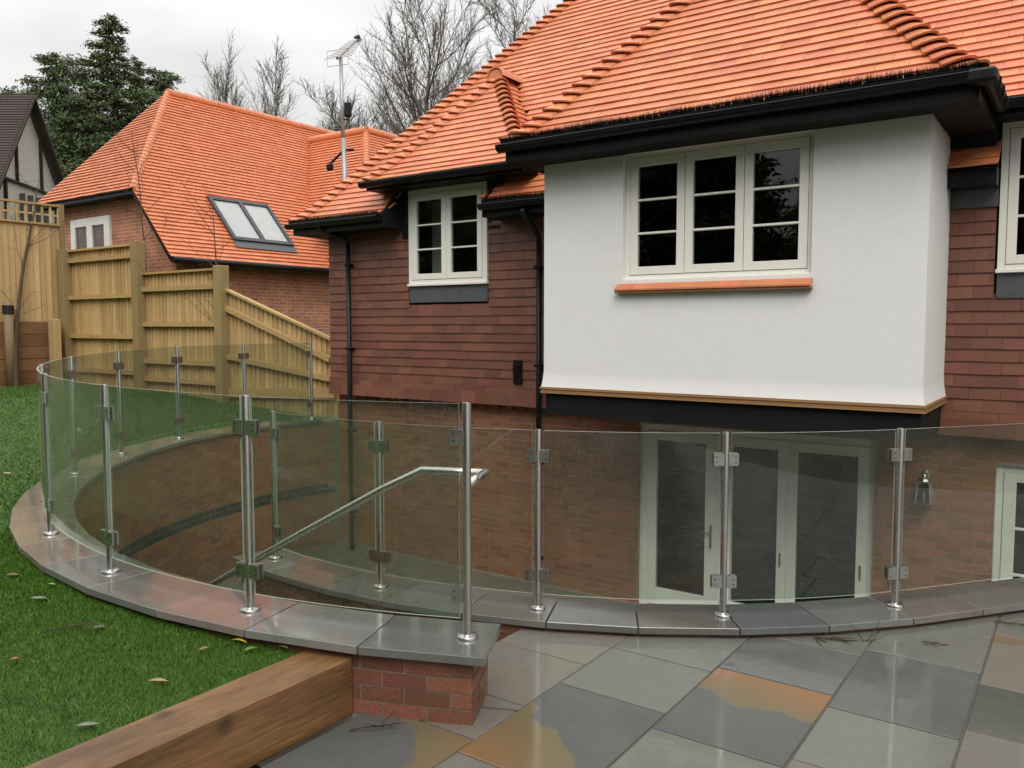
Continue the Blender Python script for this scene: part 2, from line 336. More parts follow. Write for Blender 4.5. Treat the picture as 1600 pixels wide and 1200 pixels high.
M_ROOMD = mat('room_shade_paint', (.06, .06, .055), .9, var=0)  # near-black walls: the dimness of unlit rooms is put into the colour
M_BARK = mat('hazed_grey_bark', (.135, .12, .10), .85, c2=(.08, .08, .055), var=.15, nscale=3, bump=.3)  # grey lifted lighter in the colour for haze over the distant trees
M_BARKB = mat('brown_bark', (.10, .06, .035), .8, c2=(.06, .04, .025), var=.1, nscale=12, bump=.3)
M_TWIG = mat('dark_twig', (.035, .024, .016), .7)
M_STAKE = mat('round_stake', (.28, .20, .11), .8, c2=(.2, .14, .08), nscale=6, stretch=(6, 6, .5))
M_OLDROOF = mat('brown_roof_tile', (.085, .062, .058), .7, c2=(.055, .045, .045), var=.15, nscale=1.5)
M_TUDOR = mat('dark_timber', (.035, .024, .02), .8)
def leafmat(name, c, c2):
    m = mat(name, c, .55, c2=c2, var=.35, huev=.02, nscale=.6, nlo=.3, nhi=.7, namt=1.0, spec=.3); return m
M_CONIF = leafmat('conifer_needles', (.125, .155, .06), (.05, .08, .032))
M_LEAFY = leafmat('evergreen_leaves', (.05, .085, .03), (.025, .05, .018))
M_GRASS = mat('grass_blade', (.088, .175, .016), .5, c2=(.04, .108, .009), var=.4, huev=.02, nscale=1.6, nlo=.32, nhi=.68, namt=1, spec=.3)

# ------------------------------------------------------------------ the two curved walls: geometry shared by walls, copings and lawn
C1 = (-4.479, 7.641); R1 = 5.036                     # lawn side wall and balustrade
C2 = (-4.321, 8.292); R2 = 4.298                     # patio side wall and balustrade
_A = [-64, -79.6, -93.8, -107.5, -121.3, -134, -146.9, -160, -176, -200]
_Z = [-1.501, -1.497, -1.487, -1.471, -1.453, -1.43, -1.408, -1.387, -1.378, -1.375]
def cope_z(a): return rz(float(np.interp(-a, [-x for x in _A], _Z)))
def pol(C, r, a): return (C[0] + r * math.cos(R_(a)), C[1] + r * math.sin(R_(a)))
Z2 = rz(-1.783)                                      # top of the patio side coping
FLOOR = rz(-3.28)                                    # sunken court
TAN0 = -37.0                                         # patio wall leaves its circle here and runs straight
def path2(s):                                        # point and outward normal along the patio wall, s in degrees
    if s <= TAN0: return pol(C2, R2, s), (math.cos(R_(s)), math.sin(R_(s)))
    p = pol(C2, R2, TAN0); L = R_(s - TAN0) * R2; t = (-math.sin(R_(TAN0)), math.cos(R_(TAN0))); return (p[0] + t[0] * L, p[1] + t[1] * L), (math.cos(R_(TAN0)), math.sin(R_(TAN0)))
def off2(s, d): p, n = path2(s); return (p[0] + n[0] * d, p[1] + n[1] * d)

# ------------------------------------------------------------------ ground
gm = MB()
for (x0, x1, y0, y1) in ((-400, -9.7, -400, 400), (3.0, 400, -400, 400), (-9.7, 3.0, -400, 2.2), (-9.7, 3.0, 8.9, 400)):
    gm.add([(x0, y0, -.06), (x1, y0, -.06), (x1, y1, -.06), (x0, y1, -.06)], [(0, 1, 2, 3)])
ground = gm.build('ground', M_EARTH); tag(ground, 'bare earth under the garden and beyond', 'ground', kind='structure')
fm = MB(); fm.add([(-9.7, 2.2, FLOOR), (3.0, 2.2, FLOOR), (3.0, 8.9, FLOOR), (-9.7, 8.9, FLOOR)], [(0, 1, 2, 3)])
court = fm.build('courtyard_floor', M_FLOOR); tag(court, 'wet paved floor of the sunken court by the patio doors', 'floor', kind='structure')

def lawn_z(x, y):
    a = math.degrees(math.atan2(y - C1[1], x - C1[0])); a = a if a < 0 else a - 360
    r = math.hypot(x - C1[0], y - C1[1]); edge = cope_z(min(a, -64)) - (.078 if a > -95 else max(.06, .078 - (-95 - a) * .001))
    f = min(1, max(0, (r - 5.1) / 6)); f = f * f * (3 - 2 * f); g = min(1, max(0, (-95 - a) / 40))
    far = rz(-1.2)
    z = edge + (far - edge) * f * g
    return z - (.02 * min(1, max(0, (a + 90) / 15)) if a > -90 else 0)
lv, lf = [], []; angs = [x for x in np.linspace(-72.6, -225, 110)]; NR = 26
for a in angs:
    ca, sa = math.cos(R_(a)), math.sin(R_(a)); r0 = 5.0; r1 = 80.
    if a > -90: r1 = min(r1, (-2.95 - C1[0]) / max(ca, 1e-6)); r0 = min(r0, r1 - .01)
    if a < -185: r0 = max(5.0, (-9.27 - C1[0]) / ca)
    for k in range(NR):
        t = (k / (NR - 1)) ** 2.6; r = r0 + (r1 - r0) * t; x, y = C1[0] + r * ca, C1[1] + r * sa
        lv.append((x, y, lawn_z(x, y)))
for i in range(len(angs) - 1):
    for k in range(NR - 1): lf.append((i * NR + k, i * NR + k + 1, (i + 1) * NR + k + 1, (i + 1) * NR + k))
lawn = link(bpy.data.objects.new('lawn', mesh_from('lawn', lv, lf, M_LAWN, True))); tag(lawn, 'green lawn curving round the sunken court', 'lawn', kind='structure')

# ------------------------------------------------------------------ patio of sandstone slabs, laid square to the house
GRY, BLU, PNK, GRN, DRK = (.138, .142, .122), (.092, .098, .094), (.165, .148, .124), (.115, .122, .10), (.068, .075, .064)
random.seed(4)
KP = .9814
cols_x = [KP * q for q in [-2.84, -2.228, -1.615, -.995, -.405, .2, .8, 1.4, 2.0, 2.6, 3.2, 3.8]]
rows = {0: ([1.98, 2.88, 3.29, 3.90, 4.8], [BLU, PNK, PNK, PNK]),
        1: ([2.15, 2.755, 3.62, 4.21, 5.1, 5.7], [GRY, BLU, GRY, GRY, GRY]),
        2: ([2.85, 3.455, 4.295, 4.915, 5.55, 6.1], [GRY, BLU, BLU, GRY, GRY]),
        3: ([2.95, 3.55, 4.153, 5.035, 5.64, 6.5], [PNK, GRY, BLU, GRY, GRY]),
        4: ([2.78, 3.68, 4.285, 4.885, 5.75, 6.6], [PNK, PNK, DRK, PNK, GRY])}
patio_bed = MB(); slabs = []
for ci in range(len(cols_x) - 1):
    x0, x1 = cols_x[ci], cols_x[ci + 1]
    ys, cs = rows.get(ci, ([], []))
    ys = [KP * q for q in ys]; cs = list(cs)
    lo = ys[0] if ys else random.choice([.2, .5, .8]); y = lo; pre = []
    while y > -5.0:
        h = random.choice([.605, .905, .605, .29]); pre.append((y - h, y)); y -= h
    full = [(a, b, random.choice([GRY, BLU, GRY, PNK, GRN])) for a, b in pre]
    if ys: full += [(ys[i], ys[i + 1], cs[i]) for i in range(len(ys) - 1)]
    y = ys[-1] if ys else lo
    while y < 7.6:
        h = random.choice([.605, .905]); full.append((y, y + h, random.choice([GRY, GRN, PNK]))); y += h
    for (a, b, c) in full:
        g = .0055
        raw = [(x0 + g, a + g), (x1 - g, a + g), (x1 - g, b - g), (x0 + g, b - g)]
        cx, cy = (x0 + x1) / 2, (a + b) / 2
        for side in (0, 1):
            p = raw
            d1 = math.hypot(cx - C1[0], cy - C1[1]); n1 = ((cx - C1[0]) / d1, (cy - C1[1]) / d1)
            near1 = d1 < 6.2 and cx < -1.9
            if side == 0:
                if near1: p = clip(p, n1[0], n1[1], n1[0] * C1[0] + n1[1] * C1[1] + 5.02)
            else:
                if not near1: continue
                p = clip(p, -n1[0], -n1[1], -(n1[0] * C1[0] + n1[1] * C1[1] + 5.0))
                e = (-math.sin(R_(-67)), math.cos(R_(-67))); p = clip(p, e[0], e[1], e[0] * C1[0] + e[1] * C1[1]) if p else p
            if len(p) < 3: continue
            # stop at the patio wall
            mx_, my_ = sum(q[0] for q in p) / len(p), sum(q[1] for q in p) / len(p)
            s = math.degrees(math.atan2(my_ - C2[1], mx_ - C2[0])); s = min(s, TAN0); n2 = (math.cos(R_(s)), math.sin(R_(s)))
            p = clip(p, n2[0], n2[1], n2[0] * C2[0] + n2[1] * C2[1] + R2 + .06)
            if area(p) < .004: continue
            slabs.append((p, c)); patio_bed.prism([(q[0] + (q[0] - mx_) * .02, q[1] + (q[1] - my_) * .02) for q in p], -.05, -.007)
patio = patio_bed.build('patio', M_BED); tag(patio, 'wet patio of grey and orange sandstone slabs', 'patio', kind='structure')
for (p, c) in slabs:
    j = random.uniform(.94, 1.07); z = random.uniform(-.0012, .0012)
    o = MB().prism(p, -.03, z, .003).build('paving_slab', M_SLAB, patio); o.color = (c[0] * j, c[1] * j, c[2] * j, 1)
# orange iron staining on three of the slabs has its own stone veins
M_OCHRE = mat('ochre_sandstone', (.42, .19, .055), .24, c2=(.145, .16, .165), var=0, nscale=1.35, nlo=.44, nhi=.50, namt=1., bump=.12, bscale=26, rvar=.1, fine=.08)
M_OCHRE2 = mat('ochre_veined_sandstone', (.145, .155, .155), .24, c2=(.33, .17, .055), var=0, nscale=1.25, nlo=.50, nhi=.57, namt=.95, bump=.12, bscale=26, rvar=.1, fine=.08)
def veined(name, axis_pts, w, c_stone):                # stone whose ochre band follows its bedding: a wavy edge across the slab
    m = mat(name, c_stone, .09, c2=[x * .85 for x in c_stone], var=0, nscale=2.2, bump=.05, bscale=26, rvar=.12, fine=.05, spec=.6)
    N = m.node_tree.nodes; L = m.node_tree.links; (ax, ay), (dx, dy) = axis_pts
    t_ = N.new('ShaderNodeTexCoord'); vm = N.new('ShaderNodeVectorMath'); vm.operation = 'DOT_PRODUCT'; L.new(t_.outputs['Object'], vm.inputs[0]); vm.inputs[1].default_value = (dx, dy, 0)
    ns = N.new('ShaderNodeTexNoise'); ns.inputs['Scale'].default_value = 3.2; ns.inputs['Detail'].default_value = 3; L.new(t_.outputs['Object'], ns.inputs[0])
    a = N.new('ShaderNodeMath'); a.operation = 'MULTIPLY_ADD'; L.new(ns.outputs[0], a.inputs[0]); a.inputs[1].default_value = .35; L.new(vm.outputs['Value'], a.inputs[2])
    k = ax * dx + ay * dy + .175
    r = N.new('ShaderNodeMapRange'); L.new(a.outputs[0], r.inputs[0]); r.inputs[1].default_value = k - .012; r.inputs[2].default_value = k + .012
    r2 = N.new('ShaderNodeMapRange'); L.new(a.outputs[0], r2.inputs[0]); r2.inputs[1].default_value = k; r2.inputs[2].default_value = k + w
    oc = N.new('ShaderNodeMix'); oc.data_type = 'RGBA'; L.new(r2.outputs[0], oc.inputs[0]); oc.inputs[6].default_value = (.135, .115, .066, 1); oc.inputs[7].default_value = (.215, .108, .05, 1)
    hsv = N['Hue/Saturation/Value'] if 'Hue/Saturation/Value' in N else [n for n in N if n.type == 'HUE_SAT'][0]
    b = N['Principled BSDF']; fin = N.new('ShaderNodeMix'); fin.data_type = 'RGBA'; L.new(r.outputs[0], fin.inputs[0]); L.new(hsv.outputs[0], fin.inputs[6]); L.new(oc.outputs[2], fin.inputs[7]); L.new(fin.outputs[2], b.inputs['Base Color'])
    return m
MV = [veined('banded_stone', ((-1.28, 3.86), (0.10, .99)), .30, BLU), veined('corner_banded_stone', ((-1.86, 3.0), (-.66, -.75)), .5, BLU), veined('spotted_stone', ((-2.36, 2.56), (.75, .55)), .6, BLU), veined('edge_banded_stone', ((-.2, 5.45), (0.0, 1.0)), .3, PNK)]
for o in patio.children:
    vx = np.array([v.co[:2] for v in o.data.vertices]); c = vx.mean(0)
    for (px, py, m) in ((-1.28, 3.8, MV[0]), (-1.885, 3.13, MV[1]), (-2.48, 2.4, MV[2]), (-.1, 5.22, MV[3])):
        if abs(c[0] - px) < .3 and abs(c[1] - py) < .28: o.data.materials[0] = m

# ------------------------------------------------------------------ lawn side retaining wall
wall1 = thing('retaining_wall', 'tall curved red brick retaining wall with grey stone coping beside the lawn', 'wall', (C1[0], C1[1] - R1, 0))
def arc_solid(C, a0, a1, r0, r1, z0, ztop, n):
    m = MB()
    for i in range(n + 1):
        a = a0 + (a1 - a0) * i / n; zt = ztop(a); p, q = pol(C, r0, a), pol(C, r1, a)
        m.v += [(p[0], p[1], z0), (q[0], q[1], z0), (q[0], q[1], zt), (p[0], p[1], zt)]
    for i in range(n):
        b = 4 * i
        for k in range(4): m.f.append((b + k, b + (k + 1) % 4, b + 4 + (k + 1) % 4, b + 4 + k))
    m.f += [(3, 2, 1, 0), (4 * n, 4 * n + 1, 4 * n + 2, 4 * n + 3)]; m.fm = [0] * len(m.f); return m
core = arc_solid(C1, -65.0, -197, 4.85, 5.20, FLOOR - .02, lambda a: cope_z(a) - .041, 90).build('wall_core', M_MORTARD, wall1)
pb = Pieces('brick', M_BRICK, 230); pw = Pieces('brick', M_BRICKW, 80); pblue = Pieces('brick', M_BLUE, 40)
bv = boxv(-.1075, .1075, -.02, .03, -.0325, .0325)
for p_ in (pb, pw, pblue): p_.template('b', *bv); p_.template('h', *boxv(-.051, .051, -.02, .03, -.0325, .0325))
random.seed(11)
def brick_M(x, y, z, nx, ny, jit=.0015):               # brick facing (nx, ny)
    n = Vector((nx, ny, 0)); t = Vector((-ny, nx, 0)).normalized()
    m = Matrix.Identity(4); m.col[0][:3] = t; m.col[1][:3] = -n; m.col[2][:3] = (0, 0, 1)
    m.translation = (x + nx * (.018 + random.uniform(-jit, jit)) * 0 + nx * random.uniform(-jit, jit), y + ny * random.uniform(-jit, jit), z + random.uniform(-.001, .001)); return m
# inner (court) face: rows down to the floor, two dark courses half way
row = 0; z = rz(-1.405)
while z > FLOOR + .04:
    dang = math.degrees(.225 / 4.83)
    a = -66.5 - (dang / 2 if row % 2 else 0)
    while a > -190:
        if z + .035 < cope_z(a) - .042:
            x, y = pol(C1, 4.85 + .0165, a)
            n = (-math.cos(R_(a)), -math.sin(R_(a)))
            dark = rz(-2.49) < z < rz(-2.335)
            far = a < -118
            (pblue if dark else pb).put('b', brick_M(x, y, z, *n), core, 1.0 if far else 0.0)
        a -= dang
    z -= .075; row += 1
# outer face by the pier, above the paving, and its end
for r in range(5):
    z = .0375 - .01 + r * .075 + .004; dang = math.degrees(.225 / 5.2)
    if z + .03 > cope_z(-66) - .03: break
    a = -65.0 - dang / 2 + .13 + (dang / 2 if r % 2 else 0)
    k = 0
    while a > -82:
        x, y = pol(C1, 5.20 - .015, a); half = (r % 2 == 1 and k == 0)
        if half: x, y = pol(C1, 5.20 - .015, -65.0 - dang / 4 + .1)
        pw.put('h' if half else 'b', brick_M(x, y, z, math.cos(R_(a)), math.sin(R_(a))), core); a -= dang; k += 1
    e = (-math.sin(R_(-65)), math.cos(R_(-65)))
    offs = (4.893, 5.066) if r % 2 == 0 else (4.95, 5.1)
    for i, (rr, key) in enumerate(((4.962, 'b'), (5.135, 'h')) if r % 2 else ((4.906, 'h'), (5.076, 'b'))):
        x, y = pol(C1, rr, -65.0); x -= e[0] * .012; y -= e[1] * .012
        pw.put(key, brick_M(x, y, z, *e), core)
pb.finish(core); pw.finish(core); pblue.finish(core)
CSH = [tuple(.92 * q for q in c) for c in [(.165, .172, .155), (.19, .195, .18), (.225, .18, .16), (.175, .18, .16), (.20, .205, .19), (.24, .20, .165), (.26, .225, .17), (.22, .19, .165), (.19, .17, .155)]]
a = -64.15; k = 0; random.seed(3)
while a > -188:
    da = 6.9 + random.uniform(-.3, .3); b = a - da
    g = math.degrees(.004 / 5.0)
    p = [pol(C1, 4.825, a - g), pol(C1, 4.825, b + g), pol(C1, 5.262, b + g), pol(C1, 5.262, a - g)]
    zf = lambda x, y: cope_z((lambda t: t if t < 0 else t - 360)(math.degrees(math.atan2(y - C1[1], x - C1[0]))))
    o = MB().prism(p, lambda x, y: zf(x, y) - .04, zf, .003).build('coping_slab', M_COPE, wall1); c = CSH[k % len(CSH)]; o.color = (*c, 1)
    a = b; k += 1

# ------------------------------------------------------------------ patio side wall
wall2 = thing('low_wall', 'low curved brick wall with grey stone coping between patio and sunken court', 'wall', (*pol(C2, R2, -70), 0))
S0, S1 = -103.0, -10.0
m = MB(); n = 60
for i in range(n + 1):
    s = S0 + (S1 - S0) * i / n; p, q = off2(s, -.15), off2(s, .17)
    m.v += [(p[0], p[1], FLOOR - .02), (q[0], q[1], FLOOR - .02), (q[0], q[1], Z2 - .041), (p[0], p[1], Z2 - .041)]
for i in range(n):
    b = 4 * i
    for k in range(4): m.f.append((b + k, b + 4 + k, b + 4 + (k + 1) % 4, b + (k + 1) % 4))
m.f += [(0, 1, 2, 3), (4 * n + 3, 4 * n + 2, 4 * n + 1, 4 * n)]; m.fm = [0] * len(m.f)
core2 = m.build('wall_core', M_MORTARD, wall2)
pw2 = Pieces('brick', M_BRICKW, 150); pw2.template('b', *bv)
row = 0; z = Z2 - .041 - .0375
while z > rz(-2.9):
    s = S0 + (1.6 if row % 2 else 3.1); ds = math.degrees(.225 / (R2 + .17))
    while s < (-18 if z > -.1 else -60):
        p, nn = path2(s); x, y = p[0] + nn[0] * (.17 - .012), p[1] + nn[1] * (.17 - .012)
        pw2.put('b', brick_M(x, y, z, *nn), core2); s += ds
    for i in range(2 if row % 2 else 1):               # left end
        p = off2(S0, -.1 + .12 + (i - .5) * .2 * (row % 2)); e = (math.sin(R_(S0)), -math.cos(R_(S0)))
    z -= .075; row += 1
pw2.finish(core2)
s = -103.6; random.seed(8); k = 0
CS2 = [tuple(.85 * q for q in c) for c in [(.22, .19, .17), (.2, .185, .165), (.165, .17, .155), (.185, .19, .175), (.165, .165, .15), (.14, .15, .15), (.14, .135, .12), (.125, .135, .14), (.165, .17, .155)]]
while s < -12:
    e = s + 7.2 + random.uniform(-.4, .4); g = math.degrees(.004 / R2)
    p = [off2(s + g, -.2), off2(s + g, .225), off2(e - g, .225), off2(e - g, -.2)]
    o = MB().prism(p, Z2 - .04, Z2, .003).build('coping_slab', M_COPE, wall2); o.color = (*CS2[k % len(CS2)], 1); s = e; k += 1

# stone steps down between the two walls
steps = thing('stone_steps', 'grey stone steps curving down between the two brick walls', 'steps', (*pol(C1, 4.5, -72), FLOOR))
a = -67.2
for k in range(8):
    z = -.175 * (k + 1); b = a - 4.1
    def inner(t):
        x0, y0 = pol(C1, 4.83, t); lo = 3.6
        for rr in np.arange(4.8, 3.4, -.02):
            q = pol(C1, rr, t)
            if math.hypot(q[0] - C2[0], q[1] - C2[1]) < R2 + .165: lo = rr; break
        return lo
    p = [pol(C1, inner(a), a), pol(C1, inner(b), b), pol(C1, 4.835, b), pol(C1, 4.835, a)]
    t = MB().prism(p, z - .04, z, .003).build('tread', M_COPE, steps); t.color = (.18, .18, .165, 1)
    MB().prism([pol(C1, inner(a) + .01, a - .1), pol(C1, inner(b) + .01, b), pol(C1, 4.83, b), pol(C1, 4.83, a - .1)], FLOOR, z - .041).build('riser', M_BRICKW, steps)
    a = b

# ------------------------------------------------------------------ glass balustrades
PH = 1.14
def balustrade(name, label, cat, posts, panes, nrm, inset_first=None):
    """posts: [(x, y, z, (tx, ty))]; panes: list of polylines [(x, y, z)...]"""
    T = thing(name, label, cat, posts[0][:3])
    for i, (x, y, z, t) in enumerate(posts):
        P = MB().lathe((x, y, z + .01), [(.0212, 0), (.0212, PH - .012), (.0205, PH - .009), (.004, PH - .006)], 20).build('post', M_STEEL, T, True)
        md = P.modifiers.new('edge', 'EDGE_SPLIT'); md.split_angle = R_(40)
        B = MB().lathe((x, y, z), [(.054, 0), (.054, .010), (.050, .016), (.026, .019), (.022, .021)], 24).build('base_flange', M_STEEL2, P, True)
        md = B.modifiers.new('edge', 'EDGE_SPLIT'); md.split_angle = R_(35)
        tx, ty = t; nx, ny = -ty, tx
        for side in (-1, 1):
            if (i == 0 and side < 0) or (i == len(posts) - 1 and side > 0): continue
            for h in (.19, .855):
                zc = z + PH * h; c = MB()
                for s2 in (-1, 1):                                    # two jaws either side of the glass
                    c.obox((x + side * tx * .046 + nx * s2 * .0135, y + side * ty * .046 + ny * s2 * .0135, zc), (tx, ty, 0), (nx, ny, 0), (0, 0, 1), .030, .0075, .038)
                c.obox((x + side * tx * .022, y + side * ty * .022, zc), (tx, ty, 0), (nx, ny, 0), (0, 0, 1), .008, .0208, .0378)
                cl = c.build('clamp', M_STEEL2, P)
                sc = MB()
                for dz in (-.016, .016):
                    for s2 in (-1, 1): sc.obox((x + side * tx * .058 + nx * s2 * .0212, y + side * ty * .058 + ny * s2 * .0212, zc + dz), (tx, ty, 0), (nx, ny, 0), (0, 0, 1), .004, .0012, .004)
                sc.add([], [])
                # the screw heads and gasket belong to the clamp mesh
                me = cl.data; me.materials.append(M_RUBBER)
                n0 = len(c.v); c.add(sc.v, sc.f, 1)
                c.obox((x + side * tx * .05, y + side * ty * .05, zc), (tx, ty, 0), (nx, ny, 0), (0, 0, 1), .025, .0059, .036, 1)
                cl.data = mesh_from('clamp', c.v, c.f, [M_STEEL2, M_RUBBER], False, c.fm)
    for line in panes:
        v, f, fm_ = [], [], []; n = len(line)
        for i, (x, y, z) in enumerate(line):
            a, b = line[max(i - 1, 0)], line[min(i + 1, n - 1)]; d = Vector((b[0] - a[0], b[1] - a[1], 0)).normalized(); q = Vector((-d.y, d.x, 0)) * .005
            for (s2, zz) in ((-1, z + .095), (1, z + .095), (1, z + PH - .004), (-1, z + PH - .004)): v.append((x + q.x * s2, y + q.y * s2, zz))
        for i in range(n - 1):
            b = 4 * i
            for k, mi in ((0, 1), (1, 0), (2, 1), (3, 0)):
                f.append((b + k, b + 4 + k, b + 4 + (k + 1) % 4, b + (k + 1) % 4)); fm_.append(mi)
        f += [(0, 1, 2, 3), (4 * n - 1, 4 * n - 2, 4 * n - 3, 4 * n - 4)]; fm_ += [1, 1]
        o = bpy.data.objects.new('glass_pane', mesh_from('glass_pane', v, f, [M_GLASS, M_GEDGE], False, fm_)); link(o, T)
        md = o.modifiers.new('edge', 'EDGE_SPLIT'); md.split_angle = R_(40)
        o.data.polygons.foreach_set('use_smooth', [True] * len(o.data.polygons))
    return T
pa = [-65.64, -79.6, -93.7, -107.4, -121.2, -134.3, -147.2, -160.4, -174.2, -187.6]
posts1 = [(*pol(C1, R1, a), cope_z(a), (math.sin(R_(a)), -math.cos(R_(a)))) for a in pa]
def arc(C, R, a, b, zf, n=9, gap=.036):
    g = math.degrees(gap / R); a, b = (a - g, b + g) if b < a else (a + g, b - g)
    return [(*pol(C, R, a + (b - a) * i / (n - 1)), zf(a + (b - a) * i / (n - 1))) for i in range(n)]
panes1 = [arc(C1, R1, pa[i], pa[i + 1], cope_z) for i in range(len(pa) - 1)]
balustrade('glass_balustrade', 'curved glass balustrade on steel posts along the lawn side coping', 'balustrade', posts1, panes1, None)
sp_ = [-100.05, -84.55, -69.2, -53.85, -38.3, -22.6]
posts2 = []
for s in sp_:
    p, nn = path2(s); posts2.append((p[0], p[1], Z2, (-nn[1], nn[0])))
panes2 = []
for i in range(len(sp_) - 1):
    g = math.degrees(.036 / R2); panes2.append([(*path2(sp_[i] + g + (sp_[i + 1] - sp_[i] - 2 * g) * k / 8)[0], Z2) for k in range(9)])
balustrade('glass_balustrade', 'curved glass balustrade on steel posts along the low patio side coping', 'balustrade', posts2, panes2, None)

# handrail of the steps
hr = thing('handrail', 'steel tube handrail sloping down the steps behind the nearest glass pane', 'handrail', (*pol(C1, 4.72, -70), rz(-.75)))
rail = [(*pol(C1, 5.02, -65.62), rz(-.755)), (*pol(C1, 4.74, -65.25), rz(-.752)), (*pol(C1, 4.72, -65.42), rz(-.751))]
rail = [Vector(p) for p in rail]
pts = [Vector((*pol(C1, 4.72, a), rz(-.75))) for a in (-65.4, -67.5, -69.5)]
for i in range(1, 13): a = -69.7 - i * 2.6; pts.append(Vector((*pol(C1, 4.72, a), rz(-.745 - .0458 * i * 2.6))))
MB().tube(pts, .0212, 14).build('rail', M_STEEL, hr, True)
MB().tube([rail[0], (*pol(C1, 4.72, -65.4), rz(-.75))], .0212, 14).build('return', M_STEEL, hr, True)
for a in (-74.0, -84.0, -94.0):
    z = -.745 - .0458 * (-69.7 - a); MB().tube([(*pol(C1, 4.72, a), rz(z - .02)), (*pol(C1, 4.725, a), rz(z - .06)), (*pol(C1, 4.84, a), rz(min(z - .065, -1.56)))] if z < -1.3 else [(*pol(C1, 4.72, a), rz(z - .015)), (*pol(C1, 4.73, a), rz(z - .03))], .006, 8).build('bracket', M_STEEL2, hr, True)

# ------------------------------------------------------------------ timber sleeper edging the lawn
sl = MB().bbox(-3.07, -2.82, -4.5, 2.70, -.01, rz(-1.575), .008).build('timber_sleeper', M_SLEEP)
tag(sl, 'wet brown timber sleeper edging the lawn above the patio', 'sleeper')

# ================================================================== the house
house = thing('house', 'brick and tile hung house with a white rendered bay and orange tiled roofs', 'house', (-4.0, 8.6, FLOOR))
YT, YB, YBAY = 8.50, 8.62, 7.33                      # tile hanging face, brick face, bay face
BX0, BX1 = -4.72, -1.08                              # bay left and right
ZH0 = rz(-1.0)                                       # foot of the tile hanging
PITCHR = 50.0
G = .115                                             # course gauge
TW = .25                                             # tile width
def profile(n, bell=True):
    d = z = 0.; out_ = [(0., 0.)]
    for k in range(n):
        p = (39, 43, 46.5, 49)[k] if bell and k < 4 else PITCHR
        d += G * math.cos(R_(p)); z += G * math.sin(R_(p)); out_.append((d, z))
    return out_
PROF = profile(60)
def zprof(d): return float(np.interp(d, [p[0] for p in PROF], [p[1] for p in PROF]))

tiles = Pieces('roof_tile', M_TILE, 300)
LAP = .035
def tile_tpl():                                       # slab in slope space: x across, y up the slope from its tail, z out of the slope
    w = TW / 2 - .0012; y1 = G + LAP
    return [(-w, 0, .007), (w, 0, .007), (w, y1, -.015), (-w, y1, -.015), (-w, 0, .021), (w, 0, .021), (w, y1, .0), (-w, y1, .0)], BOXF
tiles.template('t', *tile_tpl())
def slope(P, parent, a, e, inw, L, z0, n, hipA=True, hipB=True, skip=None, boost=1., seed=1, k0=0):
    """courses of tiles: a = eave start, e = along the eave, inw = up the slope in plan"""
    rnd = random.Random(seed); ex, ey = e; ix, iy = inw
    for k in range(k0, n):
        d0, za = PROF[k]; d1, zb = PROF[k + 1]; p = math.atan2(zb - za, d1 - d0); cp, sp2 = math.cos(p), math.sin(p)
        up = Vector((ix * cp, iy * cp, sp2)); ev = Vector((ex, ey, 0)); nv = ev.cross(up)
        if nv.z < 0: nv = -nv
        u = -TW * (.5 if k % 2 else 1.0) + rnd.uniform(-.004, .004)
        lo0, hi0 = (d0 if hipA else 0), L - (d0 if hipB else 0)
        if hi0 <= lo0: break
        while u < hi0:
            uc = u + TW / 2
            base = Vector((a[0] + ex * uc + ix * d0, a[1] + ey * uc + iy * d0, z0 + za))
            u += TW
            if skip and skip(base.x, base.y, base.z): continue
            c = base; tl = rnd.uniform(-.0012, .0018)
            dl = d1 - d0
            inside = (not hipA or uc - TW / 2 >= d1 + LAP * cp) and (not hipB or uc + TW / 2 <= L - d1 - LAP * cp) and uc - TW / 2 >= 0 and uc + TW / 2 <= L
            if inside:
                M_ = Matrix.Identity(4); M_.col[0][:3] = ev if ev.cross(up).z > 0 else -ev; M_.col[1][:3] = up; M_.col[2][:3] = nv
                M_.translation = c + nv * tl; P.put('t', M_, parent, boost)
            else:
                y1 = G + LAP; w = TW / 2 - .0012
                q = [(uc - w, 0), (uc + w, 0), (uc + w, y1), (uc - w, y1)]
                if hipA: q = clip(q, 1, -cp, d0)
                else: q = clip(q, 1, 0, 0)
                if hipB and q: q = clip(q, -1, -cp, -(L - d0))
                elif q: q = clip(q, -1, 0, -L)
                if area(q) < .0008: continue
                v = []; nq = len(q)
                for top in (0, 1):
                    for (uu, yy) in q:
                        t = yy / y1; h = (.007 - .022 * t) if not top else (.021 - .021 * t)
                        v.append(base + ev * (uu - uc) + up * yy + nv * (h + tl))
                f = [tuple(range(nq))[::-1], tuple(range(nq, 2 * nq))] + [(i, (i + 1) % nq, nq + (i + 1) % nq, nq + i) for i in range(nq)]
                P.free(v, f, parent, boost)
def deck(name, parent, a, e, inw, spans, z0, n, mat_=None, dz=-.02):
    """boarding under the tiles: spans = [(u0, u1, first course, hip at start, hip at end)]"""
    m = MB(); ex, ey = e; ix, iy = inw
    for (u0, u1, k0, hA, hB) in spans:
        b0 = None
        for k in range(k0, n + 1):
            d, z = PROF[k]; p, q = max(u0, d) if hA else u0, min(u1, hB - d) if hB else u1
            if q < p: p = q = (p + q) / 2
            for uu in (p, q): m.v.append((a[0] + ex * uu + ix * d, a[1] + ey * uu + iy * d, z0 + z + dz))
            if k > k0: b = len(m.v) - 4; m.f.append((b, b + 1, b + 3, b + 2))
    m.fm = [0] * len(m.f)
    return m.build(name, mat_ or M_BLACKM, parent)
bonnets = Pieces('bonnet_tile', M_TILE, 140)
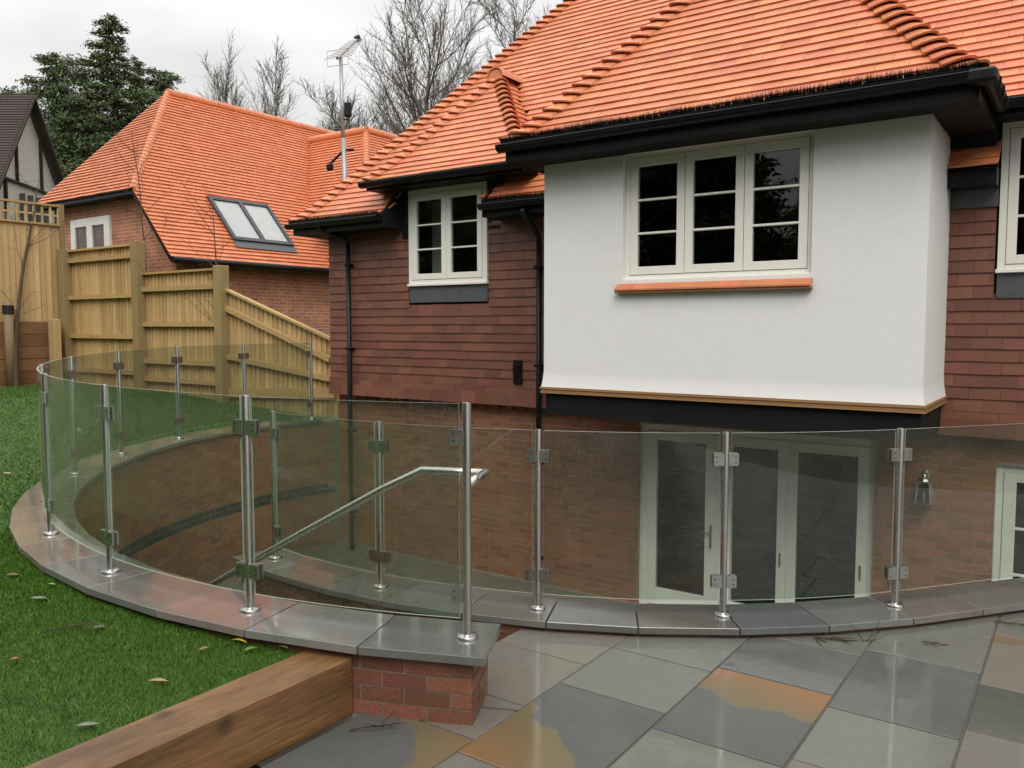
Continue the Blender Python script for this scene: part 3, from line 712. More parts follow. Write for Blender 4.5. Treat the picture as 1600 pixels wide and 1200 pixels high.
def hip(P, parent, corner, ea, eb, z0, n, w0=.20, k0=0, dmax=99):
    """bonnet tiles saddling a hip; ea, eb = eave directions leading away from the corner"""
    ea, eb = Vector((*ea, 0)), Vector((*eb, 0)); rnd = random.Random(len(P.items))
    for k in range(k0, n):
        d0, za = PROF[k]; d1, zb = PROF[min(k + 1, len(PROF) - 1)]
        if d0 > dmax: break
        H0 = Vector((corner[0], corner[1], z0 + za)) + (ea + eb) * d0; H1 = Vector((corner[0], corner[1], z0 + zb)) + (ea + eb) * d1
        ax = (H1 - H0).normalized(); out_ = -(ea + eb); out_ = (out_ - ax * out_.dot(ax)).normalized()
        lo, hi = H0 - ax * .03, H1 + ax * .05; v = []; NS = 9; wj = rnd.uniform(.95, 1.06)
        for (Hh, w, lift, th) in ((lo, w0 * wj, .118, .02), (hi, w0 * .55, .018, .013)):
            for th2 in (0, th):
                A = Hh + ea * w + out_ * (lift * .45 - th2); B = Hh + eb * w + out_ * (lift * .45 - th2); Cc = Hh - (ea + eb) * .46 * w + out_ * (lift - th2)
                for i in range(NS):
                    t = i / (NS - 1); v.append(A * (1 - t) ** 2 + Cc * 2 * t * (1 - t) + B * t * t)
        f = []
        for i in range(NS - 1):
            f += [(i, i + 1, 2 * NS + i + 1, 2 * NS + i), (NS + i, 3 * NS + i, 3 * NS + i + 1, NS + i + 1), (i, NS + i, NS + i + 1, i + 1), (2 * NS + i, 2 * NS + i + 1, 3 * NS + i + 1, 3 * NS + i)]
        f += [(0, 2 * NS, 3 * NS, NS), (NS - 1, 2 * NS - 1, 4 * NS - 1, 3 * NS - 1)]
        P.free(v, f, parent)

# --- roof geometry
MX0, MX1, MY, MZ = -9.62, 5.6, 8.12, rz(1.50)        # main eave
BE0, BE1, BEY, BEZ = -4.98, -.73, 6.97, rz(1.86)     # bay eave
DE0, DE1, DEY, DEZ = -8.12, -5.50, 8.12, rz(1.95)    # dormer eave
RX0, REY, REZ = -1.15, 8.12, rz(1.90)                 # right hand dormer eave
def z_main(y): return MZ + zprof(y - MY) if y > MY else MZ
def z_bay(x, y):
    d = min(x - BE0, BE1 - x, y - BEY); return BEZ + zprof(d) if d > 0 else -9
def z_dorm(x, y):
    d = min(x - DE0, DE1 - x, y - DEY); return DEZ + zprof(d) if d > 0 else -9
def z_right(x, y): return REZ + zprof(y - REY) if (x > RX0 and y > REY) else -9
NM = 53
def skip_main(x, y, z):
    if z_dorm(x, y + .1) > z + .12 and y > 8.45: return True
    if z_bay(x, y + .1) > z + .12 and (y > 8.45 or x > BX0): return True
    if x > BX1 - .3 and z < rz(4.6): return True
    if -7.78 < x < -6.12 and z < rz(2.45): return True
    if BX0 + .05 < x < BX1 - .05 and y < 9.4: return True
    return False
RIDGE = PROF[NM][0]
ML = MX1 - MX0
def kz(z, z0): return next(k for k in range(len(PROF)) if z0 + PROF[k][1] >= z)
main_roof = deck('main_roof', house, (MX0, MY), (1, 0), (0, 1),
                 [(0, -7.80 - MX0, 0, True, False), (-7.80 - MX0, -6.10 - MX0, kz(rz(2.4), MZ), True, False), (-6.10 - MX0, BX0 + .06 - MX0, 0, True, False),
                  (BX0 + .06 - MX0, BX1 - .06 - MX0, kz(rz(2.6), MZ), True, False), (BX1 - .06 - MX0, ML, kz(rz(3.4), MZ), True, False)], MZ, NM)
slope(tiles, main_roof, (MX0, MY), (1, 0), (0, 1), ML, MZ, NM, True, False, skip_main, seed=2)
DEPTH = 2 * RIDGE
side = deck('side_roof', house, (MX0, MY), (0, 1), (1, 0), [(0, DEPTH, 0, True, DEPTH)], MZ, NM)
slope(tiles, side, (MX0, MY), (0, 1), (1, 0), DEPTH, MZ, NM, True, True, None, seed=3, boost=0)
back = deck('rear_roof', house, (MX0, MY + DEPTH), (1, 0), (0, -1), [(0, ML, 0, True, False)], MZ, NM, M_TILE)
hip(bonnets, main_roof, (MX0, MY), (1, 0), (0, 1), MZ, NM)
# bay roof
BL = BE1 - BE0; NB = 29
bay_roof = deck('bay_roof', house, (BE0, BEY), (1, 0), (0, 1), [(0, BL, 0, True, BL)], BEZ, NB)
slope(tiles, bay_roof, (BE0, BEY), (1, 0), (0, 1), BL, BEZ, NB, True, True, None, seed=5)
def behind_main(x, y, z): return z_main(y + .05) > z + .1
for (cx, inw, s) in ((BE0, (1, 0), 6), (BE1, (-1, 0), 7)):
    sd_ = deck('bay_roof_side', house, (cx, BEY), (0, 1), inw, [(0, 4.2, 0, True, False)], BEZ, NB)
    slope(tiles, sd_, (cx, BEY), (0, 1), inw, 4.2, BEZ, NB, True, False, behind_main, seed=s, boost=0)
hip(bonnets, bay_roof, (BE0, BEY), (1, 0), (0, 1), BEZ, 28)
hip(bonnets, bay_roof, (BE1, BEY), (-1, 0), (0, 1), BEZ, 28)
# dormer roof over the left window
DL = DE1 - DE0; ND = 18
dorm = deck('dormer_roof', house, (DE0, DEY), (1, 0), (0, 1), [(0, DL, 0, True, DL)], DEZ, ND)
slope(tiles, dorm, (DE0, DEY), (1, 0), (0, 1), DL, DEZ, ND, True, True, None, seed=8, boost=.8)
for (cx, inw, s) in ((DE0, (1, 0), 9), (DE1, (-1, 0), 10)):
    sd_ = deck('dormer_roof_side', house, (cx, DEY), (0, 1), inw, [(0, 1.9, 0, True, False)], DEZ, ND)
    slope(tiles, sd_, (cx, DEY), (0, 1), inw, 1.9, DEZ, ND, True, False, behind_main, seed=s, boost=.5 if s == 10 else 0)
hip(bonnets, dorm, (DE0, DEY), (1, 0), (0, 1), DEZ, 17, .15)
hip(bonnets, dorm, (DE1, DEY), (-1, 0), (0, 1), DEZ, 17, .15)
apx = (DE0 + DE1) / 2; yz = DEY + DL / 2; zr_ = DEZ + zprof(DL / 2)
rm = MB(); NSG = 10
for (yy) in (yz - .12, yz + .62):
    for rr in (.145, .125):
        for i in range(NSG): t = math.pi * (.02 + .96 * i / (NSG - 1)); rm.v.append((apx + rr * math.cos(t), yy, zr_ - .04 + rr * math.sin(t)))
for i in range(NSG - 1):
    b = 2 * NSG; rm.f += [(i, i + 1, b + i + 1, b + i), (NSG + i, b + NSG + i, b + NSG + i + 1, NSG + i + 1), (i, NSG + i, NSG + i + 1, i + 1)]
rm.fm = [0] * len(rm.f); rm.build('ridge_tile', M_TILE, dorm, True)
MB().tube([(apx, yz - .105, zr_ - .05), (apx, yz - .09, zr_ - .05)], .126, 18).build('ridge_end', M_TILE, dorm)
# roof over the right hand window
right_roof = deck('window_roof', house, (-2.7, REY), (1, 0), (0, 1), [(0, 1.5, 8, False, False), (1.5, MX1 + 2.7, 0, False, False)], REZ, 26)
slope(tiles, right_roof, (-2.7, REY), (1, 0), (0, 1), MX1 + 2.7, REZ, 26, False, False, lambda x, y, z: z_bay(x, y + .1) > z + .12 or (x < -1.25 and y < 8.5), seed=12)
tiles.finish(main_roof); bonnets.finish(main_roof)

# --- gutters, fascias, soffits
def gutter(x0, x1, y, z, name='gutter', r=.062, ret=None):
    m = MB(); n = 9
    prof = [(r * math.cos(math.pi + math.pi * i / (n - 1)), r * math.sin(math.pi + math.pi * i / (n - 1))) for i in range(n)]
    prof = [(-r - .006, .004)] + [(-r, .012)] + prof + [(r, .012)]
    for x in (x0, x1):
        for (dy, dz) in prof: m.v.append((x, y + dy, z + dz))
    k = len(prof)
    for i in range(k - 1): m.f.append((i, i + 1, k + i + 1, k + i))
    m.f += [tuple(range(k))[::-1], tuple(range(k, 2 * k))]; m.fm = [0] * len(m.f)
    o = m.build(name, M_BLACK, house)
    nb = max(2, int((x1 - x0) / .9)); 
    for i in range(nb + 1):
        xx = x0 + .05 + (x1 - x0 - .1) * i / nb; b = MB()
        n2 = 8
        for dx in (-.014, .014):
            for rr in (r + .007, r - .002):
                for j in range(n2): t = math.pi + math.pi * j / (n2 - 1); b.v.append((xx + dx, y + rr * math.cos(t), z + .006 + rr * math.sin(t)))
        for j in range(n2 - 1):
            q = 2 * n2; b.f += [(j, j + 1, q + j + 1, q + j), (j, n2 + j, n2 + j + 1, j + 1), (q + j, q + j + 1, q + n2 + j + 1, q + n2 + j)]
        b.fm = [0] * len(b.f); b.build('gutter_bracket', M_BLACK, o)
    return o
def brush(x0, x1, y, z, parent, dens=1500, seed=1, h=.05):         # bristle leaf guard lying in the gutter
    rnd = np.random.default_rng(seed); n = int((x1 - x0) * dens); m = MB()
    xs = rnd.uniform(x0, x1, n); a = rnd.uniform(.3, 1.6, n); wob = .88 + .12 * np.sin(xs * 5.1) * np.sin(xs * 2.3 + 1)
    for i in range(n):
        L = h * rnd.uniform(.75, 1.15) * wob[i]; dy, dz = math.cos(a[i]) * L, math.sin(a[i]) * L; sx = rnd.uniform(-.012, .012)
        m.v += [(xs[i] - .0026, y, z), (xs[i] + .0026, y, z), (xs[i] + sx, y - dy * .4, z + abs(dz))]; m.f.append((3 * i, 3 * i + 1, 3 * i + 2))
    m.fm = [0] * n; m.tube([(x0, y, z), (x1, y, z)], .016, 6)
    tag(m.build('gutter_brush', M_BLACK, parent), kind='stuff')
g1 = gutter(BE0 - .03, BE1 + .03, BEY - .055, BEZ - .035); brush(BE0, BE1, BEY - .05, BEZ + .0, g1, seed=1, h=.095)
MB().box(BE0 + .02, BE1 - .02, BEY + .008, BEY + .03, BEZ - .19, BEZ - .012).build('fascia', M_BLACK, house)
MB().box(BE0 + .02, BE1 - .02, BEY + .033, YBAY - .004, BEZ - .186, BEZ - .166).build('soffit', M_BLACKM, house)
for (xa, xb, nm) in ((BE0 + .02, BX0 - .003, 0), (BX1 + .003, BE1 - .02, 1)):
    MB().box(xa, xb, YBAY, 8.46, BEZ - .184, BEZ - .164).build('soffit', M_BLACKM, house)
    xf = xa - .022 if nm == 0 else xb + .002
    MB().box(xf, xf + .02, BEY + .03, 8.3, BEZ - .19, BEZ - .012).build('fascia', M_BLACK, house)
# side gutter of the bay, with its corner union
m = MB(); n = 9; r = .062; prof = [(r + .006, .004), (r, .012)] + [(r * math.cos(math.pi * 2 - math.pi * i / (n - 1)), r * math.sin(math.pi * 2 - math.pi * i / (n - 1))) for i in range(n)] + [(-r, .012)]
for y in (BEY - .1, 8.0):
    for (dx, dz) in prof: m.v.append((BE1 + .055 + dx, y, BEZ - .035 + dz))
k = len(prof); m.f = [(i, i + 1, k + i + 1, k + i) for i in range(k - 1)] + [tuple(range(k)), tuple(range(k, 2 * k))]; m.fm = [0] * len(m.f); g1b = m.build('gutter', M_BLACK, house)
MB().bbox(BE1 - .07, BE1 + .125, BEY - .125, BEY + .06, BEZ - .11, BEZ - .012, .02).build('gutter_corner', M_BLACK, g1b)
for yy in (7.15, 7.45, 7.8): MB().bbox(BE1 + .115, BE1 + .130, yy - .02, yy + .02, BEZ - .1, BEZ - .02, .004).build('gutter_bracket', M_BLACK, g1b)
# main eave, left of the dormer window and right of it
g2 = gutter(MX0 - .03, -7.80, MY - .055, MZ - .035); brush(MX0, -7.82, MY - .05, MZ - .0, g2, seed=2, h=.07)
g3 = gutter(-6.12, BX0 - .31, MY - .055, MZ - .035); brush(-6.1, BX0 - .32, MY - .05, MZ - .0, g3, seed=3, h=.09)
for (xa, xb) in ((MX0 + .02, -7.80), (-6.10, BX0 - .012)):
    MB().box(xa, xb, MY + .008, MY + .03, MZ - .17, MZ - .012).build('fascia', M_BLACK, house)
    MB().box(xa, xb, MY + .032, YT + .04, MZ - .166, MZ - .146).build('soffit', M_BLACKM, house)
MB().box(MX0, MX0 + .02, MY + .03, MY + DEPTH, MZ - .17, MZ - .012).build('fascia', M_BLACK, house)
MB().box(MX0 + .021, -9.27, YT + .05, MY + DEPTH, MZ - .166, MZ - .146).build('soffit', M_BLACKM, house)
# cheeks where the window breaks the eave: lead dressed down the cut edge
for xa, xb in ((-7.815, -7.672), (-6.30, -6.115)):
    v = []; zz = [(MY - .01, MZ - .17), (YT + .02, MZ - .17), (YT + .02, z_main(YT + .02) + .06), (MY - .01, MZ + .03)]
    if xa < -7: xa, xb = -7.800, -7.775
    else: xa, xb = -6.125, -6.100
    for x in (xa, xb): v += [(x, y, z) for (y, z) in zz]
    MB().add(v, [(3, 2, 1, 0), (4, 5, 6, 7), (0, 1, 5, 4), (1, 2, 6, 5), (2, 3, 7, 6), (3, 0, 4, 7)]).build('lead_cheek', M_BLACKM, house)
# dormer eave
g4 = gutter(DE0 - .02, DE1 + .02, DEY - .055, DEZ - .035)
MB().box(DE0 + .02, DE1 - .02, DEY + .008, DEY + .03, DEZ - .12, DEZ - .012).build('fascia', M_BLACK, house)
MB().box(DE0 + .02, DE1 - .02, DEY + .032, YT - .002, DEZ - .118, DEZ - .098).build('soffit', M_BLACKM, house)
for (xa, xb) in ((DE0 + .02, DE0 + .04), (DE1 - .04, DE1 - .02)):
    MB().box(xa, xb, DEY + .032, 8.9, DEZ - .12, DEZ - .012).build('fascia', M_BLACK, house)
MB().box(-7.772, -7.655, YT - .03, YT + .03, rz(1.2), DEZ - .12).build('dormer_cheek', M_BLACKM, house)
MB().box(-6.315, -6.13, YT - .012, YT + .03, rz(1.2), DEZ - .12).build('dormer_cheek', M_BLACKM, house)
# right hand eave
g5 = gutter(RX0 + .02, MX1, REY - .055, REZ - .035); brush(-.6, MX1, REY - .05, REZ - .02, g5, seed=5, h=.03)
MB().box(RX0, MX1, REY + .008, REY + .03, REZ - .13, REZ - .012).build('fascia', M_BLACK, house)
MB().box(RX0, MX1, REY + .032, YT + .04, REZ - .128, REZ - .108).build('soffit', M_BLACKM, house)
MB().box(BX1 + .002, -.72, YT - .14, YT + .03, rz(1.58), REZ - .13).build('soffit_box', M_BLACKM, house)
strip = deck('eave_strip', house, (BX1 + .004, 8.20), (1, 0), (0, 1), [(0, .385, 0, False, False)], rz(1.375), 3)
stp = Pieces('roof_tile', M_TILE, 20); stp.template('t', *tile_tpl()); slope(stp, strip, (BX1 + .004, 8.20), (1, 0), (0, 1), .385, rz(1.375), 3, False, False, None, seed=31); stp.finish(strip)
MB().box(BX1 + .004, -.70, 8.24, YT + .02, rz(1.22), rz(1.372)).build('fascia', M_BLACK, house)
MB().box(BX1 + .004, -.70, YT - .03, YT + .019, rz(1.06), rz(1.218)).build('lead_flashing', M_LEAD, house)

# --- walls
HX0, HX1 = -9.22, 5.2
def wall_with_holes(name, x0, x1, z0, z1, y0, y1, holes, m_, parent):
    xs = sorted({x0, x1, *[h[0] for h in holes], *[h[1] for h in holes]}); zs = sorted({z0, z1, *[h[2] for h in holes], *[h[3] for h in holes]}); m = MB()
    for i in range(len(xs) - 1):
        for j in range(len(zs) - 1):
            cx, cz = (xs[i] + xs[i + 1]) / 2, (zs[j] + zs[j + 1]) / 2
            if not (x0 <= cx <= x1 and z0 <= cz <= z1): continue
            if any(h[0] < cx < h[1] and h[2] < cz < h[3] for h in holes): continue
            a, b, c, d = xs[i], xs[i + 1], zs[j], zs[j + 1]
            m.add([(a, y0, c), (b, y0, c), (b, y0, d), (a, y0, d)], [(0, 1, 2, 3)]); m.add([(a, y1, c), (b, y1, c), (b, y1, d), (a, y1, d)], [(3, 2, 1, 0)])
    for h in holes:
        a, b, c, d = h
        m.add([(a, y0, c), (b, y0, c), (b, y0, d), (a, y0, d), (a, y1, c), (b, y1, c), (b, y1, d), (a, y1, d)], [(0, 4, 5, 1), (1, 5, 6, 2), (2, 6, 7, 3), (3, 7, 4, 0)])
    m.add([(x0, y0, z0), (x1, y0, z0), (x1, y0, z1), (x0, y0, z1), (x0, y1, z0), (x1, y1, z0), (x1, y1, z1), (x0, y1, z1)], [(0, 4, 5, 1), (1, 5, 6, 2), (2, 6, 7, 3), (3, 7, 4, 0)])
    return m.build(name, m_, parent)
DOOR = (-4.24, -1.67, FLOOR - .02, rz(-1.115)); DOOR2 = (-.645, 1.25, FLOOR - .02, rz(-1.262))
WL = (-7.65, -6.32, rz(.555), rz(1.84)); WR = (-.69, .64, rz(.482), rz(1.78)); WB = (-3.80, -1.985, rz(.452), rz(1.69))
brick_wall = wall_with_holes('brick_wall', HX0, HX1, FLOOR - .1, ZH0 + .02, YB + .006, YB + .35, [DOOR, DOOR2], M_MORTAR, house)
upper = wall_with_holes('tile_hung_wall', HX0 + .01, HX1, ZH0 + .021, rz(1.72), YT + .022, YT + .34, [WL, WR], M_BLACKM, house)
# remaining three outer walls
MB().box(HX0, HX0 + .3, YB + .351, MY + DEPTH - .4, FLOOR - .1, MZ - .15).build('side_wall', brickmat('house_side_brick', (.28, .08, .05), (.2, .06, .04), (.3, .26, .21)), house)
# bricks
hb = Pieces('brick', M_BRICK, 300); hb.template('b', *bv); hb.template('h', *boxv(-.051, .051, -.02, .03, -.0325, .0325))
random.seed(21)
row = 0; z = ZH0 - .045
while z > FLOOR:
    x = HX0 - (.1125 if row % 2 else 0)
    while x < HX1:
        segs = [(max(x, HX0), x + .215)]; x += .225
        for h in (DOOR, DOOR2):
            if h[2] < z < h[3] + .03:
                ns_ = []
                for (p, q) in segs:
                    if q <= h[0] or p >= h[1]: ns_.append((p, q))
                    else:
                        if p < h[0]: ns_.append((p, h[0] - .004))
                        if q > h[1]: ns_.append((h[1] + .004, q))
                segs = ns_
        for (p, q) in segs:
            if q - p < .008: continue
            xc = (p + q) / 2; M_ = brick_M(xc, YB + .006 + .0165, z, 0, -1)
            if q - p < .21: M_ = M_ @ Matrix.Diagonal(((q - p) / .215, 1, 1, 1))
            bo = 1.0 if -7.5 < xc < .6 else .9
            if BX0 < xc < -1.6 and z > rz(-1.1): bo = .3
            if z < rz(-2.95): bo = 0
            hb.put('b', M_, brick_wall, bo)
    z -= .075; row += 1
hb.finish(brick_wall)
# dentil course under the tile hanging
x = HX0 + .3
while x < HX1:
    if not (BX0 + .6 < x < BX1): MB().box(x, x + .1, YB - .035, YB + .02, ZH0 - .082, ZH0 - .012).build('dentil_brick', M_BRICK, brick_wall)
    x += .2
# hanging tiles
ht = Pieces('hanging_tile', M_HANG, 300)
hw = TW / 2 - .0012
ht.template('t', [(-hw, -.0, 0), (hw, -.0, 0), (hw, .012, .155), (-hw, .012, .155), (-hw, -.018, 0), (hw, -.018, 0), (hw, .001, .155), (-hw, .001, .155)], [(0, 1, 2, 3), (7, 6, 5, 4), (0, 4, 5, 1), (1, 5, 6, 2), (2, 6, 7, 3), (3, 7, 4, 0)])
rnd = random.Random(5); row = 0; z = ZH0
LW = (WL[0] - .02, WL[1] + .01, rz(.31), 9); RW = (WR[0] - .02, WR[1] + .02, rz(.245), 9)
while z < rz(1.42):
    x = HX0 - .03 - (TW / 2 if row % 2 else 0)
    while x < HX1:
        xa, xb = x, x + TW; x += TW
        segs = [(max(xa, HX0 - .03), xb)]
        for h in (LW, RW, (BX0 + .03, BX1 - .03, -9, 9)):
            if z + .114 > h[2] + .02:
                ns_ = []
                for (p, q) in segs:
                    if q <= h[0] or p >= h[1]: ns_.append((p, q))
                    else:
                        if p < h[0]: ns_.append((p, h[0]))
                        if q > h[1]: ns_.append((h[1], q))
                segs = ns_
        for (p, q) in segs:
            if q - p < .02: continue
            kick = .035 * max(0, 1 - row / 2.5) ** 2
            M_ = Matrix.Translation((((p + q) / 2), YT + rnd.uniform(-.002, .002) - kick, z + rnd.uniform(-.0025, .0025))) @ Matrix.Rotation(rnd.uniform(-.006, .006), 4, 'Y')
            if q - p > TW - .01: ht.put('t', M_, upper)
            else:
                s_ = (q - p) / TW; ht.put('t', M_ @ Matrix.Diagonal((s_, 1, 1, 1)), upper)
    z += .114; row += 1
# the left return of the tile hanging
for r in range(21):
    zz = ZH0 + r * .114
    for k in range(8):
        half = r % 2 == 0; y0 = YT + .012 + (k * TW if not half else max(0, k - .5) * TW); wy = TW / 2 if half and k == 0 else TW
        M_ = Matrix.Translation((HX0 - .014, y0 + wy / 2, zz)) @ Matrix.Rotation(-math.pi / 2, 4, 'Z') @ Matrix.Diagonal((wy / TW, 1, 1, 1))
        ht.put('t', M_, upper, 0)
ht.finish(upper)
MB().box(HX0 - .0, HX0 + .3, YT + .34, MY + DEPTH - .4, ZH0, rz(1.4)).build('side_wall_upper', M_HANG, house)

# --- rendered bay
bay = wall_with_holes('bay_front_wall', BX0, BX1, rz(-.56), BEZ - .187, YBAY, YBAY + .22, [WB], M_RENDER, house)
MB().box(BX1 - .2, BX1 + .0, YBAY + .221, YT + .02, rz(-.56), BEZ - .187).build('bay_side_wall', M_RENDER, bay)
MB().box(BX0, BX0 + .2, YBAY + .221, YT + .02, rz(-.56), BEZ - .187).build('bay_side_wall', M_RENDER, bay)
m = MB(); N2 = 7                                         # bell cast drip at the foot of the render
for i in range(N2 + 1):
    t = i / N2; zz = rz(-.49) - t * .147; o_ = .003 + .018 * t ** 1.6
    m.v += [(BX0 - o_, YT, zz), (BX0 - o_, YBAY - o_, zz), (BX1 + o_, YBAY - o_, zz), (BX1 + o_, YT, zz)]
for i in range(N2):
    b = 4 * i
    for k in range(3): m.f.append((b + k, b + 4 + k, b + 5 + k, b + 1 + k))
m.f.append((4 * N2, 4 * N2 + 3, 4 * N2 + 2, 4 * N2 + 1)); m.fm = [0] * len(m.f); m.build('render_bell', M_RENDER, bay, False)
for i, (o_, za, zb) in enumerate(((.032, -.660, -.638), (.022, -.685, -.662), (.028, -.703, -.687))):
    MB().box(BX0 - o_, BX1 + o_, YBAY - o_, YT - .002, rz(za), rz(zb)).build('timber_trim', M_TRIM, bay)
MB().box(BX0 + .01, BX1 - .01, YBAY + .02, YBAY + .20, rz(-.93), rz(-.704)).build('black_beam', M_BLACKM, bay)
MB().box(BX1 - .19, BX1 - .012, YBAY + .201, YT + .1, rz(-.93), rz(-.704)).build('black_beam', M_BLACKM, bay)
MB().box(BX0 + .012, BX0 + .19, YBAY + .201, YT + .1, rz(-.93), rz(-.704)).build('black_beam', M_BLACKM, bay)
MB().box(BX0 + .191, BX1 - .191, YBAY + .201, YT + .1, rz(-.80), rz(-.706)).build('bay_soffit', M_BLACKM, bay)

# --- windows
def window(name, parent, w, yf, lights, bars, frame=.05, stile=.078, sill=True, matf=None, top_rail=.085):
    x0, x1, z0, z1 = w; matf = matf or M_CREAM
    T = MB()
    T.bbox(x0, x0 + frame, yf, yf + .09, z0, z1, .003); T.bbox(x1 - frame, x1, yf, yf + .09, z0, z1, .003)
    T.bbox(x0 + frame, x1 - frame, yf, yf + .09, z1 - frame, z1, .003); T.bbox(x0 + frame, x1 - frame, yf, yf + .09, z0, z0 + frame, .003)
    win = T.build(name, matf, parent)
    if sill: MB().bbox(x0 - .012, x1 + .012, yf - .025, yf + .06, z0 - .012, z0 + .022, .004).build('sill', matf, win)
    iw = (x1 - x0 - 2 * frame) / lights; a0 = z0 + frame + .004; a1 = z1 - frame - .003
    for k in range(lights):
        a = x0 + frame + iw * k + .003; b = a + iw - .006; y = yf - .008
        c = MB(); c.bbox(a, a + stile, y, y + .055, a0, a1, .004); c.bbox(b - stile, b, y, y + .055, a0, a1, .004)
        c.bbox(a + stile, b - stile, y + .0005, y + .055, a1 - top_rail, a1, .004); c.bbox(a + stile, b - stile, y + .0005, y + .055, a0, a0 + stile, .004)
        ca = c.build('casement', matf, win)
        g0, g1 = a0 + stile, a1 - top_rail
        MB().box(a + stile - .004, b - stile + .004, y + .030, y + .036, g0 - .004, g1 + .004).build('pane', M_WGLASS, ca)
        for j in range(1, bars + 1):
            zz = g0 + (g1 - g0) * j / (bars + 1)
            MB().bbox(a + stile - .002, b - stile + .002, y + .008, y + .048, zz - .011, zz + .011, .004).build('glazing_bar', matf, ca)
    return win
def room(x0, x1, y0, y1, z0, z1, m_, parent, name='room'):
    m = MB(); m.add(boxv(x0, x1, y0, y1, z0, z1)[0], [(0, 1, 2, 3), (7, 6, 5, 4), (1, 5, 6, 2), (2, 6, 7, 3), (3, 7, 4, 0)]); return m.build(name, m_, parent)
wb = window('window', house, WB, YBAY + .06, 3, 2)
wl = window('window', house, WL, YT - .035, 2, 2, frame=.07)
wr = window('window', house, WR, YT - .035, 2, 2, frame=.06)
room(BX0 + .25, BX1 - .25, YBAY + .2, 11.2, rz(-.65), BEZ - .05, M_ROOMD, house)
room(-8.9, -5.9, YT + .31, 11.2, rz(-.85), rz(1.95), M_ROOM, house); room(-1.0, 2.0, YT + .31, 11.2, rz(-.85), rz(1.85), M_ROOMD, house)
MB().box(-7.6, -7.25, YT + .4, YT + .44, rz(.5), rz(1.85)).build('curtain', M_GREYWHITE, wl)
MB().bbox(-6.80, -6.48, YT + .12, YT + .22, rz(.60), rz(.72), .004).build('boxed_item', M_GREYWHITE, wl)
MB().bbox(-6.46, -6.40, YT + .12, YT + .17, rz(.60), rz(.69), .004).build('boxed_item', M_GREYWHITE, wl)
MB().box(WL[0], WL[1], YT + .06, YT + .34, rz(.545), rz(.60)).build('window_board', M_GREYWHITE, wl)
# lead aprons under two windows, tiled sill under the bay window
for w in (WL, WR): MB().bbox(w[0] + .0, w[1] - .0, YT - .022, YT + .01, w[2] - .235, w[2] - .013, .004).build('lead_apron', M_LEAD, house)
sillp = MB().box(WB[0] - .05, WB[1] + .02, YBAY - .07, YBAY + .0, WB[2] - .125, WB[2] - .105).build('sill_bed', M_TRIM, house)
nT = 9; sw = (WB[1] - WB[0] + .07) / nT
for i in range(nT):
    a = WB[0] - .05 + i * sw; v = []
    for x in (a + .001, a + sw - .001): v += [(x, YBAY - .085, WB[2] - .103), (x, YBAY + .02, WB[2] - .034), (x, YBAY + .02, WB[2] - .020), (x, YBAY - .085, WB[2] - .088)]
    MB().add(v, [(0, 1, 2, 3), (7, 6, 5, 4), (0, 4, 5, 1), (1, 5, 6, 2), (2, 6, 7, 3), (3, 7, 4, 0)]).build('sill_tile', M_TILE, sillp)

# --- patio doors
yd = YB + .05
df = MB()
df.bbox(DOOR[0], DOOR[0] + .11, yd, yd + .08, DOOR[2], DOOR[3], .004); df.bbox(DOOR[1] - .06, DOOR[1], yd, yd + .08, DOOR[2], DOOR[3], .004); df.bbox(DOOR[0] + .11, DOOR[1] - .06, yd, yd + .08, DOOR[3] - .08, DOOR[3], .004)
df.bbox(DOOR[0] + .11, DOOR[1] - .06, yd, yd + .08, FLOOR, FLOOR + .04, .004); df.bbox(-3.262, -3.205, yd - .002, yd + .08, FLOOR + .04, DOOR[3] - .08, .004)
doors = df.build('patio_doors', M_GREYWHITE, house)
for i, (a, b, s0, s1) in enumerate(((-4.128, -3.264, .105, .17), (-3.203, -2.534, .075, .10), (-2.532, -1.732, .10, .105))):
    d = MB(); y = yd - .012; t0 = FLOOR + .045; t1 = DOOR[3] - .083
    d.bbox(a, a + s0, y, y + .06, t0, t1, .004); d.bbox(b - s1, b, y, y + .06, t0, t1, .004); d.bbox(a + s0, b - s1, y + .0006, y + .06, t1 - .105, t1, .004); d.bbox(a + s0, b - s1, y + .0006, y + .06, t0, t0 + .2, .004)
    lf_ = d.build('door_leaf', M_GREYWHITE, doors)
    MB().box(a + s0 - .004, b - s1 + .004, y + .028, y + .034, t0 + .196, t1 - .101).build('pane', M_WGLASS, lf_)
    if i == 0:
        hd = MB().bbox(b - .115, b - .085, y - .009, y + .001, rz(-2.47), rz(-2.21), .003); hd.tube([(b - .10, y - .006, rz(-2.29)), (b - .10, y - .05, rz(-2.29)), (b - .20, y - .055, rz(-2.29))], .008, 8); hd.build('handle', M_STEEL2, lf_)
    else:
        MB().bbox(b - .07, b - .05, y - .009, y + .001, rz(-2.55), rz(-2.40), .003).build('hinge', M_STEEL2, lf_)
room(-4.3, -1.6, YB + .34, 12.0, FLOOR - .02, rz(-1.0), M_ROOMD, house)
w2 = window('window', house, (DOOR2[0], DOOR2[1], FLOOR, DOOR2[3]), YB + .04, 2, 3, frame=.06, stile=.10, sill=False, matf=M_GREYWHITE)
room(-.7, 1.3, YB + .34, 11.0, FLOOR - .02, rz(-1.1), M_ROOMD, house)

